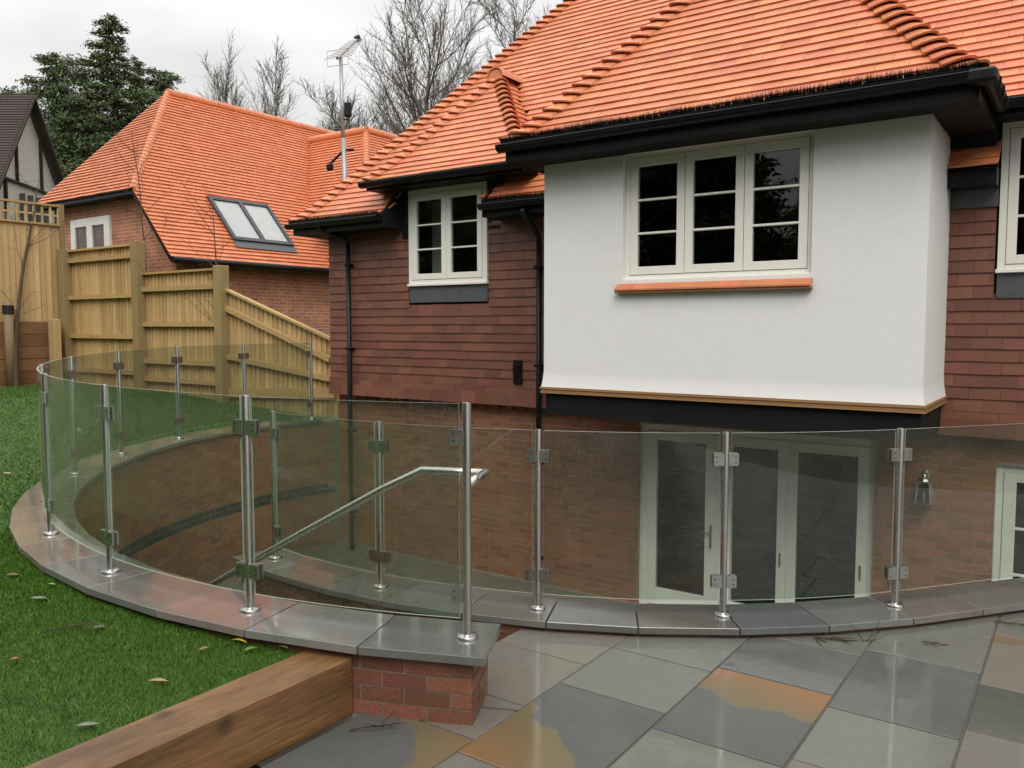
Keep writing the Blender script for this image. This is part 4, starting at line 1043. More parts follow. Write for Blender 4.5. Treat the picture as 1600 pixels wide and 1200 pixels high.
# --- downpipes and vent
def downpipe(x, ztop, zbot, y, swan):
    p = MB().tube([(x, y, ztop), (x, y, zbot)], .034, 12).build('downpipe', M_BLACK, house, True)
    MB().tube([(x + swan[0], swan[1], ztop + swan[2]), (x + swan[0] * .9, swan[1] + .03, ztop + swan[2] - .06), (x + swan[0] * .15, y - .02, ztop + .08), (x, y, ztop + .0)], .034, 12).build('swan_neck', M_BLACK, p, True)
    z = ztop - .3
    while z > zbot + .2:
        MB().bbox(x - .055, x + .055, y - .04, y + .06, z - .018, z + .018, .006).build('pipe_bracket', M_BLACK, p); z -= 1.2
downpipe(-8.78, rz(1.18), FLOOR, YT - .075, (-.22, MY - .05, .25))
downpipe(-5.50, rz(1.02), FLOOR, YT - .075, (.0, MY - .05, .36))
vt = MB().bbox(-5.905, -5.785, YT - .045, YT + .01, rz(-.72), rz(-.42), .006).build('wall_vent', M_BLACK, house)
for i in range(4): MB().add(boxv(-5.90, -5.79, YT - .07 + .004 * i, YT - .047, rz(-.50 - .04 * i), rz(-.475 - .04 * i))[0], BOXF).build('louvre', M_BLACK, vt)

# --- lantern on the brick wall
lt = thing('wall_lantern', 'small dark metal wall lantern on the brick wall right of the patio doors', 'lantern', (-1.2, YB - .1, rz(-1.67)))
yl, xl = YB - .11, -1.215; zt, zb_ = rz(-1.46), rz(-1.665)
MB().bbox(xl - .03, xl + .03, YB - .012, YB + .004, rz(-1.56), rz(-1.36), .004).build('back_plate', M_STEEL2, lt)
MB().tube([(xl, YB - .01, rz(-1.40)), (xl, yl - .01, rz(-1.36)), (xl, yl, rz(-1.42))], .009, 8).build('arm', M_STEEL2, lt)
cg = MB()
for sx in (-1, 1):
    for sy in (-1, 1): cg.bar((xl + sx * .048, yl + sy * .048, zt), (xl + sx * .065, yl + sy * .065, zb_), .011, .011)
for (rr, z) in ((.07, zb_), (.052, zt)):
    cg.box(xl - rr, xl + rr, yl - rr, yl + rr, z - .008, z + .008)
cg.build('cage', M_STEEL2, lt)
MB().lathe((xl, yl, zt + .009), [(.058, 0), (.045, .02), (.02, .045), (.012, .06), (.004, .075)], 16).build('cap', M_STEEL2, lt)
pn = MB()
for sx in (-1, 1): pn.box(xl + sx * .052 - .002, xl + sx * .052 + .002, yl - .045, yl + .045, zb_ + .01, zt - .01); pn.box(xl - .045, xl + .045, yl + sx * .052 - .002, yl + sx * .052 + .002, zb_ + .01, zt - .01)
pn.build('pane', M_WGLASS, lt)
MB().lathe((xl, yl, zb_ + .01), [(.012, 0), (.012, .05), (.016, .07), (.012, .095), (.003, .105)], 10).build('lamp_holder', M_GREYWHITE, lt)

# ================================================================== neighbouring house beyond the fence
nb = thing('house', 'neighbouring brick house with orange tiled catslide roof and twin skylight', 'house', (-16.5, 11, rz(-1.2)))
AP = Vector((-18.35, 11.78, rz(5.6))); NS_ = 1.11                 # ridge end; slope of the catslide
EX, EZ = -14.5, rz(5.6) - NS_ * (-14.5 + 18.35)                   # low eave
FY, FZ = 9.28, rz(2.74)                                           # front eave
XR_ = -18.35 + (rz(5.6) - FZ) / NS_                               # where the hip meets the front eave
XL_ = -19.75; YEND = 24.0
M_NBRICK = brickmat('neighbour_brick', (.50, .195, .105), (.38, .14, .078), (.5, .42, .32))
nbw = MB(); nbw.box(-19.5, XR_ + .049, 9.62, 20, rz(-1.5), FZ - .02); nbw.build('wall', M_NBRICK, nb)
v = [(XR_ + .05, 9.6, rz(-1.5)), (-14.82, 9.6, rz(-1.5)), (-14.82, 9.6, EZ + .1), (XR_ + .05, 9.6, FZ - .05)]
v2 = [(x, 20.0, z) for x, y, z in v]
MB().add(v + v2, [(0, 1, 2, 3), (7, 6, 5, 4), (1, 5, 6, 2), (0, 3, 7, 4)]).build('wall', M_NBRICK, nb)
def course_strips(name, parent, plane, n, jit=.004, seed=1):
    """plane(t) -> (left point, right point) at fraction t up the slope; every course is a real step"""
    m = MB(); rnd = random.Random(seed)
    for k in range(n):
        t0, t1 = k / n, min(1, (k + 1.15) / n); a0, b0 = plane(t0); a1, b1 = plane(t1)
        if (b0 - a0).length < .03: break
        up = ((a1 + b1) / 2 - (a0 + b0) / 2); ev = (b0 - a0).normalized(); nv = ev.cross(up).normalized()
        if nv.z < 0: nv = -nv
        segs = max(1, int((b0 - a0).length / .25)); o_ = .5 if k % 2 else 0.
        for j in range(segs + 1):
            f0, f1 = max(0, (j - o_) / segs), min(1, (j + 1 - o_) / segs)
            if f1 - f0 < .05 / segs: continue
            g = .002 / max(.2, (b0 - a0).length); h = .032 + rnd.uniform(-jit, jit)
            p = [a0.lerp(b0, f0 + g) + nv * h, a0.lerp(b0, f1 - g) + nv * h, a1.lerp(b1, f1 - g), a1.lerp(b1, f0 + g)]
            q = [p[0] - nv * .03, p[1] - nv * .03]
            m.add(p + q, [(0, 1, 2, 3), (4, 5, 1, 0)])
    return m.build(name, M_TILEFAR, parent)
def on_slope(y, z): return Vector((-18.35 + (rz(5.6) - z) / NS_, y, z))
def frontedge(z):                                                   # verge of the catslide below the hip, hip above
    if z >= FZ: t = (z - FZ) / (AP.z - FZ); return Vector((XR_, FY, FZ)).lerp(AP, t)
    return on_slope(FY, z)
def pl_cat(t): z = EZ + (AP.z - EZ) * t; a = frontedge(z); return a, on_slope(YEND, z)
L_ = math.hypot(AP.z - EZ, (AP.z - EZ) / NS_)
rf = MB().add([on_slope(FY, EZ) - Vector((0, 0, .03)), on_slope(YEND, EZ) - Vector((0, 0, .03)), Vector((AP.x, YEND, AP.z - .03)), AP - Vector((0, 0, .03)), Vector((XR_, FY, FZ - .03))], [(0, 1, 2, 3, 4)]).build('roof', M_BLACKM, nb)
course_strips('catslide_tiling', rf, pl_cat, int(L_ / .115), seed=2)['kind'] = 'stuff'
def pl_front(t): z = FZ + (AP.z - FZ) * t; return Vector((XL_, FY, FZ)).lerp(AP, t), Vector((XR_, FY, FZ)).lerp(AP, t)
course_strips('hip_end_tiling', rf, pl_front, int(math.hypot(AP.z - FZ, AP.y - FY) / .115), seed=3)['kind'] = 'stuff'
MB().add([(XL_, FY, FZ - .03), (XR_, FY, FZ - .03), tuple(AP - Vector((0, 0, .03)))], [(0, 1, 2)]).build('hip_end_deck', M_BLACKM, rf)
MB().add([(XL_, FY, FZ), tuple(AP), (AP.x, YEND, AP.z), (XL_, YEND, FZ)], [(0, 1, 2, 3)]).build('far_slope', M_TILEFAR, rf)
# bonnets on its hip, half round ridge
A_, B_ = Vector((XR_, FY, FZ)), AP
nbn = 30
for i in range(nbn):
    p = A_.lerp(B_, i / nbn); q = A_.lerp(B_, (i + 1.25) / nbn); m = MB(); w = .14
    for (c, k, l) in ((p, 1, .075), (q, .6, .03)):
        for (dx, dy, dz) in ((0, 0, 0),):
            aa = c + Vector((0, w * k, 0)); bb = c + Vector((-w * k, 0, 0)); cc = c + Vector((.1 * k, -.1 * k, l))
            for j in range(7): t = j / 6; m.v.append(tuple(bb * (1 - t) ** 2 + cc * 2 * t * (1 - t) + aa * t * t + Vector((0, 0, .02))))
    lo = len(m.v)
    for j in range(7): x, y, z = m.v[j]; m.v.append((x, y, z - .03))
    m.f = [(j, j + 1, 7 + j + 1, 7 + j) for j in range(6)] + [(lo + j, lo + j + 1, j + 1, j) for j in range(6)]; m.fm = [0] * 12
    m.build('bonnet_tile', M_TILEFAR, rf)
for i in range(27):
    y = AP.y + i * .45; 
    if y > YEND: break
    MB().tube([(AP.x, y, AP.z - .02), (AP.x, y + .44, AP.z - .02)], .115 + .004 * (i % 2), 12).build('ridge_tile', M_TILEFAR, rf, False)
MB().tube([on_slope(FY - .02, EZ - .05) + Vector((.06, 0, 0)), on_slope(YEND, EZ - .05) + Vector((.06, 0, 0))], .06, 10).build('gutter', M_BLACK, nb)
MB().box(XL_, XR_ + .05, FY + .02, FY + .05, FZ - .09, FZ - .03).build('fascia', M_BLACK, nb)
MB().box(XL_, XR_ + .05, FY + .05, 9.62, FZ - .09, FZ - .06).build('soffit', M_BLACKM, nb)
MB().bar((XR_ + .02, FY + .03, FZ - .06), (EX, FY + .03, EZ - .06), .04, .07).build('bargeboard', M_BLACK, nb)
MB().add([(XR_, FY + .05, FZ - .05), (EX, FY + .05, EZ - .05), (EX, 9.7, EZ - .05), (XR_, 9.7, FZ - .05)], [(0, 1, 2, 3)]).build('soffit', M_BLACKM, nb)
# cross wing
CY, CZ, CX0, CX1 = 15.82, rz(5.12), -17.95, -15.76
def pl_wing(t): z = rz(2.3) + (CZ - rz(2.3)) * t; dd = (CZ - z) / 1.19; return Vector((-18.35 + (rz(5.6) - z) / NS_ - .1, CY - dd, z)), Vector((CX1 + dd, CY - dd, z))
wm = course_strips('cross_wing_tiling', rf, pl_wing, 32, seed=5); wm['kind'] = 'stuff'
def pl_wing2(t): z = rz(2.3) + (CZ - rz(2.3)) * t; dd = (CZ - z) / 1.19; return Vector((CX1 + dd, CY - dd, z)), Vector((CX1 + dd, CY + dd + 2.5, z))
course_strips('cross_wing_end_tiling', rf, pl_wing2, 32, seed=6)['kind'] = 'stuff'
MB().tube([(CX0 - .3, CY, CZ), (CX1 + .05, CY, CZ)], .12, 12).build('ridge_tile', M_TILEFAR, rf)
MB().tube([(CX1, CY, CZ), (CX1, CY + 3, CZ)], .12, 12).build('ridge_tile', M_TILEFAR, rf)
for i in range(29):
    d0 = i * .08; p = Vector((CX1 + d0, CY - d0, CZ - 1.19 * d0)); m = MB(); w = .15
    for (c, k, l) in ((p, 1, .07), (p + Vector((-.09, .09, .107)), .6, .03)):
        aa = c + Vector((0, w * k, 0)); bb = c + Vector((-w * k, 0, 0)); cc = c + Vector((.1 * k, -.1 * k, l))
        for j in range(7): t = j / 6; m.v.append(tuple(bb * (1 - t) ** 2 + cc * 2 * t * (1 - t) + aa * t * t + Vector((0, 0, .03))))
    for j in range(7): x, y, z = m.v[j]; m.v.append((x, y, z - .035))
    m.f = [(j, j + 1, 8 + j, 7 + j) for j in range(6)] + [(14 + j, 15 + j, j + 1, j) for j in range(6)]; m.fm = [0] * 12; m.build('bonnet_tile', M_TILEFAR, rf)
# twin skylight let into the catslide
sk = MB(); ys0, ys1, zs0, zs1 = 11.05, 12.55, rz(1.83), rz(2.73)
e1 = Vector((0, 1, 0)); e2 = Vector((-1, 0, NS_)).normalized(); nrm = Vector((NS_, 0, 1)).normalized()
P0 = on_slope(ys0, zs0); Ls = (on_slope(ys0, zs1) - P0).length; Wd = ys1 - ys0
def sbox(m, u0, u1, w0, w1, h0, h1): c = P0 + e1 * (u0 + u1) / 2 + e2 * (w0 + w1) / 2 + nrm * (h0 + h1) / 2; m.obox(c, e1, e2, nrm, (u1 - u0) / 2, (w1 - w0) / 2, (h1 - h0) / 2)
for (a, b, c, d) in ((-.05, .03, -.06, Ls + .06), (Wd - .03, Wd + .05, -.06, Ls + .06), (Wd / 2 - .05, Wd / 2 + .05, -.05, Ls + .05), (.03, Wd - .03, -.06, .03), (.03, Wd - .03, Ls - .03, Ls + .06)): sbox(sk, a, b, c, d, .0, .085 + .001 * a)
sko = sk.build('skylight', mat('skylight_frame', (.05, .055, .062), .45), nb)
apn = MB(); sbox(apn, -.06, Wd + .06, -.26, -.061, .03, .045); apn.build('flashing', M_LEAD, sko)
for (a, b) in ((.03, Wd / 2 - .05), (Wd / 2 + .05, Wd - .03)):
    g = MB(); sbox(g, a, b, .03, Ls - .03, .06, .066); g.build('pane', glassmat('skylight_glass_pane', (.88, .9, .9)), sko)
    bl = MB(); sbox(bl, a, b, .03, Ls - .03, .034, .040); bl.build('blind', mat('pale_blind', (.80, .80, .78), .8), sko)
# front window
nw = window('window', nb, (-18.75, -17.15, rz(1.0), rz(2.36)), 9.56, 2, 0, frame=.09, stile=.11, matf=M_GREYWHITE)
MB().box(-18.7, -17.2, 9.66, 9.68, rz(1.0), rz(2.3)).build('room', M_ROOMD, nw)  # flat dark sheet behind the panes stands in for the unlit interior's shade

# ================================================================== fences on the boundary
FYF = 8.9
fence = thing('fence', 'stepped closeboard timber fence falling towards the house', 'fence', (-13.5, FYF, rz(-1.2)))
fb = Pieces('board', M_FENCE, 120)
bays = [(-17.55, -14.98, lambda x: rz(1.55)), (-14.86, -12.42, lambda x: rz(.98)), (-12.30, -9.36, lambda x: rz(.62) + (x + 12.30) * (-.84 / 2.62))]
rnd = random.Random(2)
for (x0, x1, top) in bays:
    x = x0
    while x < x1 - .02:
        w = min(.118, x1 - x); t0, t1 = top(x), top(x + w); lo = lawn_z(x, FYF) - .1
        y0 = FYF + .03 + rnd.uniform(-.0008, .0008)
        v = [(x - .02, y0 + .0225, lo), (x + w, y0, lo), (x + w, y0 + .02, lo), (x - .02, y0 + .031, lo), (x - .02, y0 + .0225, t0), (x + w, y0, t1), (x + w, y0 + .02, t1), (x - .02, y0 + .031, t0)]
        fb.free(v, BOXF, fence); x += w
fb.finish(fence)
def rail_bar(xa, za, xb, zb, h=.085, w=.07): MB().bar((xa, FYF - .01, za), (xb, FYF - .01, zb), w, h).build('rail', M_FENCER, fence)
for z in (1.36, .60, -.20, -.9): rail_bar(-17.55, rz(z), -14.98, rz(z - .0))
for z in (.70, .04, -.66, -1.0): rail_bar(-14.86, rz(z), -12.42, rz(z))
for (za, zb) in ((.32, -.52), (-.52, -.82)): rail_bar(-12.30, rz(za), -9.68, rz(zb))
for (x0, x1, top) in bays: MB().bar((x0, FYF + .01, top(x0) + .02), (x1, FYF + .01, top(x1) + .02), .09, .04).build('cap_rail', M_FENCER, fence)
MB().bar((-12.30, FYF, rz(-1.16)), (-9.6, FYF, rz(-1.04)), .05, .16).build('gravel_board', M_FENCER, fence)
for (x, z, w) in ((-17.66, 1.6, .2), (-14.92, 1.62, .2), (-12.36, 1.05, .19)):
    MB().bbox(x - w / 2, x + w / 2, FYF - .14, FYF + .06, rz(-1.35), rz(z), .008).build('post', M_POST, fence)
fa = thing('fence', 'tall closeboard fence with trellis top standing on brown sleepers at the far left', 'fence', (-17.85, 8.0, rz(.1)))
XA = -17.85; y = 3.6; rnd = random.Random(4); fb = Pieces('board', M_FENCE, 120)
while y < 8.86:
    w = .118; v = [(XA - .0225, y - .02, rz(.10)), (XA, y + w, rz(.10)), (XA - .02, y + w, rz(.10)), (XA - .031, y - .02, rz(.10))]
    v += [(p[0], p[1], rz(2.10)) for p in v]; fb.free(v, BOXF, fa); y += w
fb.finish(fa)
MB().box(XA - .06, XA + .04, 3.6, 8.93, rz(2.10), rz(2.14)).build('cap_rail', M_FENCER, fa)
MB().box(XA - .06, XA + .04, 3.6, 8.93, rz(2.50), rz(2.54)).build('cap_rail', M_FENCER, fa)
for i in range(33):
    yy = 3.62 + i * .163
    MB().box(XA - .008, XA + .018, yy, yy + .04, rz(2.14), rz(2.50)).build('trellis_slat', M_FENCE, fa)
for k in range(1): MB().box(XA - .034, XA - .009, 3.6, 8.93, rz(2.30), rz(2.335)).build('trellis_slat', M_FENCE, fa)
MB().box(XA - .05, XA + .05, 8.86, 8.96, rz(.1), rz(2.56)).build('post', M_POST, fa)
sw_ = thing('sleeper_wall', 'low retaining wall of brown sleepers under the tall trellis topped fence', 'sleeper wall', (-17.7, 7.5, rz(-1.3)))
for k in range(6):
    for (ya, yb) in ((3.6, 6.1 + .3 * (k % 2)), (6.11 + .3 * (k % 2), 8.75)):
        z0 = rz(-1.42) + k * .252; MB().bbox(-17.96, -17.76 + rnd.uniform(-.008, .008), ya, yb, z0, z0 + .247, .01).build('sleeper', M_SLEEPF, sw_)
po = MB().bbox(-17.62, -17.38, 8.45, 8.6, rz(-1.4), rz(.15), .01).build('timber_post', M_FENCE); tag(po, 'short pale timber post at the end of the brown sleepers', 'post')

# ================================================================== aerial, trees and far house
def at(px, py, dist):                                              # a spot this far in front of the eye, for far trees
    q = _fw * 1 + _rt * ((px - 800) / F_PX) + _up * (-(py - 600) / F_PX); q = q * dist; return Vector((q[0], q[1], q[2] + H))
ae = thing('tv_aerial', 'tall television aerial on a steel pole behind the left hip of the roof', 'aerial', (-9.85, 9.42, rz(1.2)))
ax_, ay_ = -9.86, 9.43
MB().tube([(ax_, ay_, rz(1.0)), (ax_ - .03, ay_, rz(3.0))], .038, 10).build('lower_pole', M_ALU, ae, True)
MB().tube([(ax_ - .04, ay_, rz(2.75)), (ax_ - .07, ay_, rz(4.28))], .029, 10).build('upper_pole', M_ALU, ae, True)
bo0, bo1 = at(527, 91, 13.0), at(558, 61, 13.5)
MB().tube([bo0, bo1], .026, 8).build('boom', M_ALU, ae)
MB().bar(bo1 - (bo1 - bo0).normalized() * .02, bo1 + (bo1 - bo0).normalized() * .06, .07, .09).build('boom_cap', M_BLACK, ae)
dv = (bo1 - bo0).normalized(); sdv = dv.cross(Vector((0, 0, 1))).normalized()
for i in range(11):
    p = bo0.lerp(bo1, .04 + i * .09); l = .26 - .012 * i
    MB().tube([p - sdv * l, p + sdv * l], .005, 5).build('element', M_ALU, ae)
for k in (-1, 1):
    p = bo0 + dv * .02; MB().tube([p + Vector((0, 0, .02 * k)) - sdv * .2, p + Vector((0, 0, .12 * k)) - sdv * .2, p + Vector((0, 0, .12 * k)) + sdv * .2, p + Vector((0, 0, .02 * k)) + sdv * .2], .005, 5).build('reflector', M_ALU, ae)
MB().bbox(ax_ + .02, ax_ + .13, ay_ - .05, ay_ + .05, rz(3.32), rz(3.55), .02).build('amplifier_box', M_BLACK, ae)
MB().tube([(ax_ - .06, ay_, rz(3.3)), (ax_ + .09, ay_, rz(3.28)), (ax_ + .1, ay_, rz(3.35))], .012, 6).build('clamp', M_BLACK, ae)
MB().tube([(ax_ - .22, ay_ - .1, rz(2.62)), (ax_ - .02, ay_, rz(2.82)), (ax_ + .1, ay_ + .1, rz(2.82))], .02, 6).build('clamp', M_BLACK, ae)
MB().bbox(ax_ - .32, ax_ - .2, ay_ - .14, ay_ - .04, rz(2.50), rz(2.62), .03).build('junction_box', M_BLACK, ae)

def limb(m, p, d, L, r0, r1, seg, sides, wob, rnd, lift=0.):
    pts = [Vector(p)]; rr = [r0]; d = Vector(d).normalized()
    for i in range(seg):
        d = (d + Vector((rnd.gauss(0, wob), rnd.gauss(0, wob), rnd.gauss(0, wob) + lift))).normalized()
        pts.append(pts[-1] + d * L / seg); rr.append(r0 + (r1 - r0) * (i + 1) / seg)
    m.tube(pts, rr, sides, False); return pts, rr
def bare_tree(name, label, base, ht_, spread, seed, group, trunk=.22, lv1=14, lv2=8, lv3=6, lean=(0, 0), up=.12, start=.25, twig=.010, slim=1.0):
    rnd = random.Random(seed); T = thing(name, label, 'tree', base, group)
    tm, cm, wm_ = MB(), MB(), MB()
    pts, rr = limb(tm, base, (lean[0], lean[1], 1), ht_ * .92, trunk, trunk * .12, 14, 8, .045, rnd, .02)
    for i in range(lv1):
        t = start + (1 - start) * (i + rnd.random()) / lv1; k = min(len(pts) - 2, int(t * (len(pts) - 1))); p = pts[k].lerp(pts[k + 1], t * (len(pts) - 1) - k)
        az = i * 2.4 + rnd.uniform(-.5, .5); el = rnd.uniform(.35, .95) / slim
        L1 = spread * (1.25 - .8 * t) * rnd.uniform(.7, 1.15); r1 = rr[k] * rnd.uniform(.35, .55)
        q, qr = limb(cm, p, (math.cos(az) * slim, math.sin(az) * slim, el * 1.3), L1, r1, max(twig, r1 * .2), 7, 5, .10, rnd, up)
        for j in range(lv2):
            t2 = .2 + .8 * (j + rnd.random()) / lv2; k2 = min(len(q) - 2, int(t2 * (len(q) - 1))); p2 = q[k2].lerp(q[k2 + 1], t2 * (len(q) - 1) - k2)
            d2 = (q[k2 + 1] - q[k2]).normalized() + Vector((rnd.gauss(0, .65), rnd.gauss(0, .65), rnd.gauss(.15, .45)))
            L2 = L1 * rnd.uniform(.28, .5) * (1.15 - .6 * t2)
            w_, wr_ = limb(wm_, p2, d2, L2, max(twig * 1.2, qr[k2] * .5), twig * .8, 4, 3, .14, rnd, up * .8)
            for l in range(lv3):
                p3 = w_[1 + l % (len(w_) - 1)]; d3 = d2.normalized() + Vector((rnd.gauss(0, .6), rnd.gauss(0, .6), rnd.gauss(.2, .45)))
                s3, _ = limb(wm_, p3, d3, L2 * rnd.uniform(.3, .6), twig * .85, twig * .4, 2, 3, .15, rnd, up)
    tm.build('trunk', M_BARK, T, True); cm.build('branches', M_BARK, T, True); tag(wm_.build('twigs', M_BARK, T), kind='stuff')
    return T
GZ = -.2
def ground_at(px, dist): p = at(px, 500, dist); return (p.x, p.y, GZ)
BT = 'bare winter trees'
bare_tree('bare_tree', 'wide spreading bare tree behind the roof, right of the aerial', ground_at(712, 31), 13.8, 6.4, 5, BT, .24, 40, 15, 8, start=.25, twig=.009)
bare_tree('bare_tree', 'lower bare tree just behind the aerial pole', ground_at(590, 34), 11.2, 4.8, 15, BT, .18, 34, 14, 8, start=.25, twig=.009)
bare_tree('bare_tree', 'upright bare tree whose top rises beside the main roof hip', ground_at(800, 35), 15.5, 4.6, 19, BT, .2, 36, 13, 8, start=.35, twig=.009)
bare_tree('bare_tree', 'low bare tree showing just left of the aerial pole', ground_at(530, 36), 10.6, 4.2, 51, BT, .15, 34, 14, 8, start=.3, twig=.009)
bare_tree('bare_tree', 'fine twigged bare tree close right of the aerial', ground_at(648, 37), 12.8, 4.6, 55, BT, .17, 36, 14, 8, start=.3, twig=.009)
bare_tree('bare_tree', 'small bushy bare tree between the slender trees and the aerial', ground_at(480, 38), 11.3, 4.0, 25, BT, .15, 34, 14, 8, start=.3, twig=.009)
bare_tree('bare_tree', 'tall slender bare tree, leftmost of the pair over the neighbouring ridge', ground_at(402, 38), 14.4, 4.6, 37, BT, .13, 30, 11, 6, lean=(-.06, -.03), start=.42, twig=.009, slim=.62, up=.2)
bare_tree('bare_tree', 'tall slender bare tree leaning right over the neighbouring ridge', ground_at(436, 40), 15.0, 4.2, 41, BT, .13, 28, 11, 6, lean=(.03, .02), start=.42, twig=.009, slim=.62, up=.2)
bare_tree('bare_tree', 'thin bare tree at far left above the half timbered gable', ground_at(42, 45), 13.6, 3.6, 47, BT, .12, 24, 9, 5, lean=(-.03, -.03), start=.45, twig=.010, slim=.6, up=.2)

def needle_mesh(name, ht_, rad, nbr, per, seed, size=.2, droop=.35, bottom=.08, shape=1.0, mat_=None, tip=.0):
    """sprays of small leaf faces along drooping boughs; returns trunk MB, bough MB, foliage mesh"""
    rng = np.random.default_rng(seed); tm = MB(); bm = MB(); rnd = random.Random(seed)
    limb(tm, (0, 0, 0), (0, 0, 1), ht_ * .93, ht_ * .022, .02, 10, 7, .004, rnd, .02)
    V = []
    for i in range(nbr):
        t = bottom + (1 - bottom) * (i + rng.random()) / nbr; az = i * 2.399 + rng.uniform(-.4, .4)
        L = rad * (1 - t) ** shape * rng.uniform(.35, 1.25) * (1 + .3 * math.sin(az * 2 + t * 9)) + .12; z = ht_ * t
        n = max(6, int(per * (L / rad) + 5)); s = np.sort(rng.uniform(.12, 1, n))
        rise = .25 * (1 - s) * 0
        cx = np.cos(az) * L * s; cy = np.sin(az) * L * s; cz = z + L * (.35 * s - droop * 1.6 * s ** 2)
        bm.tube([(0, 0, z), (np.cos(az) * L * .5, np.sin(az) * L * .5, z + L * (.175 - droop * .4)), (np.cos(az) * L, np.sin(az) * L, z + L * (.35 - droop * 1.6))], [.03, .018, .006], 3, False)
        spread = .07 + .17 * L * (1.05 - s) ** .5
        for c in range(10):
            ox, oy, oz = rng.normal(0, 1, (3, n)) * spread * np.array([[1], [1], [.45]])
            C = np.stack([cx + ox, cy + oy, cz + oz - .15 * np.abs(ox + oy)], 1)
            d = np.stack([np.cos(az) + rng.normal(0, .5, n), np.sin(az) + rng.normal(0, .5, n), rng.normal(-.55, .35, n)], 1); d /= np.linalg.norm(d, axis=1)[:, None]
            w = np.cross(d, rng.normal(0, 1, (n, 3))); w /= np.linalg.norm(w, axis=1)[:, None] + 1e-6
            l = size * rng.uniform(.6, 1.3, n)[:, None]
            V.append(np.stack([C - w * l * .22, C + w * l * .22, C + d * l], 1))
    V = np.concatenate(V).reshape(-1, 3)
    me = bpy.data.meshes.new(name); nv = len(V); me.vertices.add(nv); me.vertices.foreach_set('co', V.astype(np.float32).ravel())
    me.loops.add(nv); me.loops.foreach_set('vertex_index', np.arange(nv, dtype=np.int32)); me.polygons.add(nv // 3)
    me.polygons.foreach_set('loop_start', np.arange(0, nv, 3, dtype=np.int32)); me.polygons.foreach_set('loop_total', np.full(nv // 3, 3, dtype=np.int32)); me.materials.append(mat_ or M_CONIF); me.update(); me.validate()
    return tm, bm, me
def conifer(name, label, base, parts, group, rot=0., scale=(1, 1, 1), cat='tree'):
    tm, bm, me = parts; T = thing(name, label, cat, base, group)
    M_ = Matrix.Translation(Vector(base)) @ Matrix.Rotation(rot, 4, 'Z') @ Matrix.Diagonal((*scale, 1))
    for nm, mm_ in (('trunk', tm), ('boughs', bm)):
        o = bpy.data.objects.new(nm, mm_); link(o, T, M_)
    o = bpy.data.objects.new('crown', me); link(o, T, M_); o['kind'] = 'stuff'
    return T
def pack(*a, **k):
    tm, bm, me = needle_mesh(*a, **k); return mesh_from('trunk', tm.v, tm.f, M_BARK, True), mesh_from('boughs', bm.v, bm.f, M_BARK), me
cA = pack('crown', 12.5, 2.6, 130, 110, 3, size=.105, droop=.18, shape=.8)
cB = pack('crown', 10.0, 3.0, 105, 120, 7, size=.12, droop=.16, shape=.42, bottom=.12)
cL = pack('crown', 8.0, 3.6, 150, 60, 11, size=.20, droop=.12, shape=.45, bottom=.16, mat_=M_LEAFY)
EV = 'evergreen trees behind the neighbouring house'
conifer('conifer', 'tallest dark green conifer with a pointed top behind the neighbouring house', ground_at(187, 42), cA, EV, .4, (1.75, 1.75, 1.40))
conifer('conifer', 'broad dark conifer left of the tallest one, beside the half timbered house', ground_at(102, 41), cB, EV, 1.2, (1.15, 1.15, 1.52))
conifer('conifer', 'broad dark conifer right of the tallest one, above the neighbouring ridge', ground_at(262, 45), cB, EV, 3.0, (1.4, 1.4, 1.56))
conifer('conifer', 'slim conifer tip standing just right of the tallest conifer', ground_at(226, 43), cA, EV, 2.2, (1.0, 1.0, 1.26))
conifer('conifer', 'low conifer filling the gap between the two left conifers', ground_at(146, 46), cB, EV, 4.4, (1.2, 1.2, 1.42))
conifer('conifer', 'low conifer at the right end of the conifers, touching the ridge', ground_at(296, 47), cB, EV, 5.2, (1.0, 1.0, 1.42))
conifer('evergreen_shrub', 'low dark evergreen shrub behind the trellis at far left', ground_at(10, 26), cL, None, .3, (.8, .8, .62), 'shrub')
bare_tree('bare_shrub', 'tangle of bare brown shrub in front of the half timbered gable', ground_at(60, 25), 5.0, 2.6, 61, None, .07, 22, 8, 6, start=.15, twig=.012)['category'] = 'shrub'
# trees of the garden behind the photographer, seen only in the window glass
gi = 0
for (x, y, s, k, sz) in ((-26, -12, .5, cL, 1.25), (-20.5, -10, 2.0, cB, 1.0), (-15, -13, 1.0, cL, 1.3), (-10.5, -9.5, 3.1, cL, 1.12), (-6, -13, .2, cB, 1.05), (-1.5, -10.5, 4.0, cL, 1.2), (3.5, -12.5, 2.7, cL, 1.3), (8.5, -10, 1.6, cB, 1.0), (-23, -17, .9, cL, 1.5), (-12.5, -17.5, 2.9, cL, 1.15), (-3.5, -17, 1.9, cL, 1.3), (1, -16.5, 3.6, cL, 1.5)):
    conifer('garden_tree', 'leafy evergreen tree behind the photographer, mirrored in the window glass', (x, y, 0), k, 'trees behind the photographer', s, (sz, sz, sz))

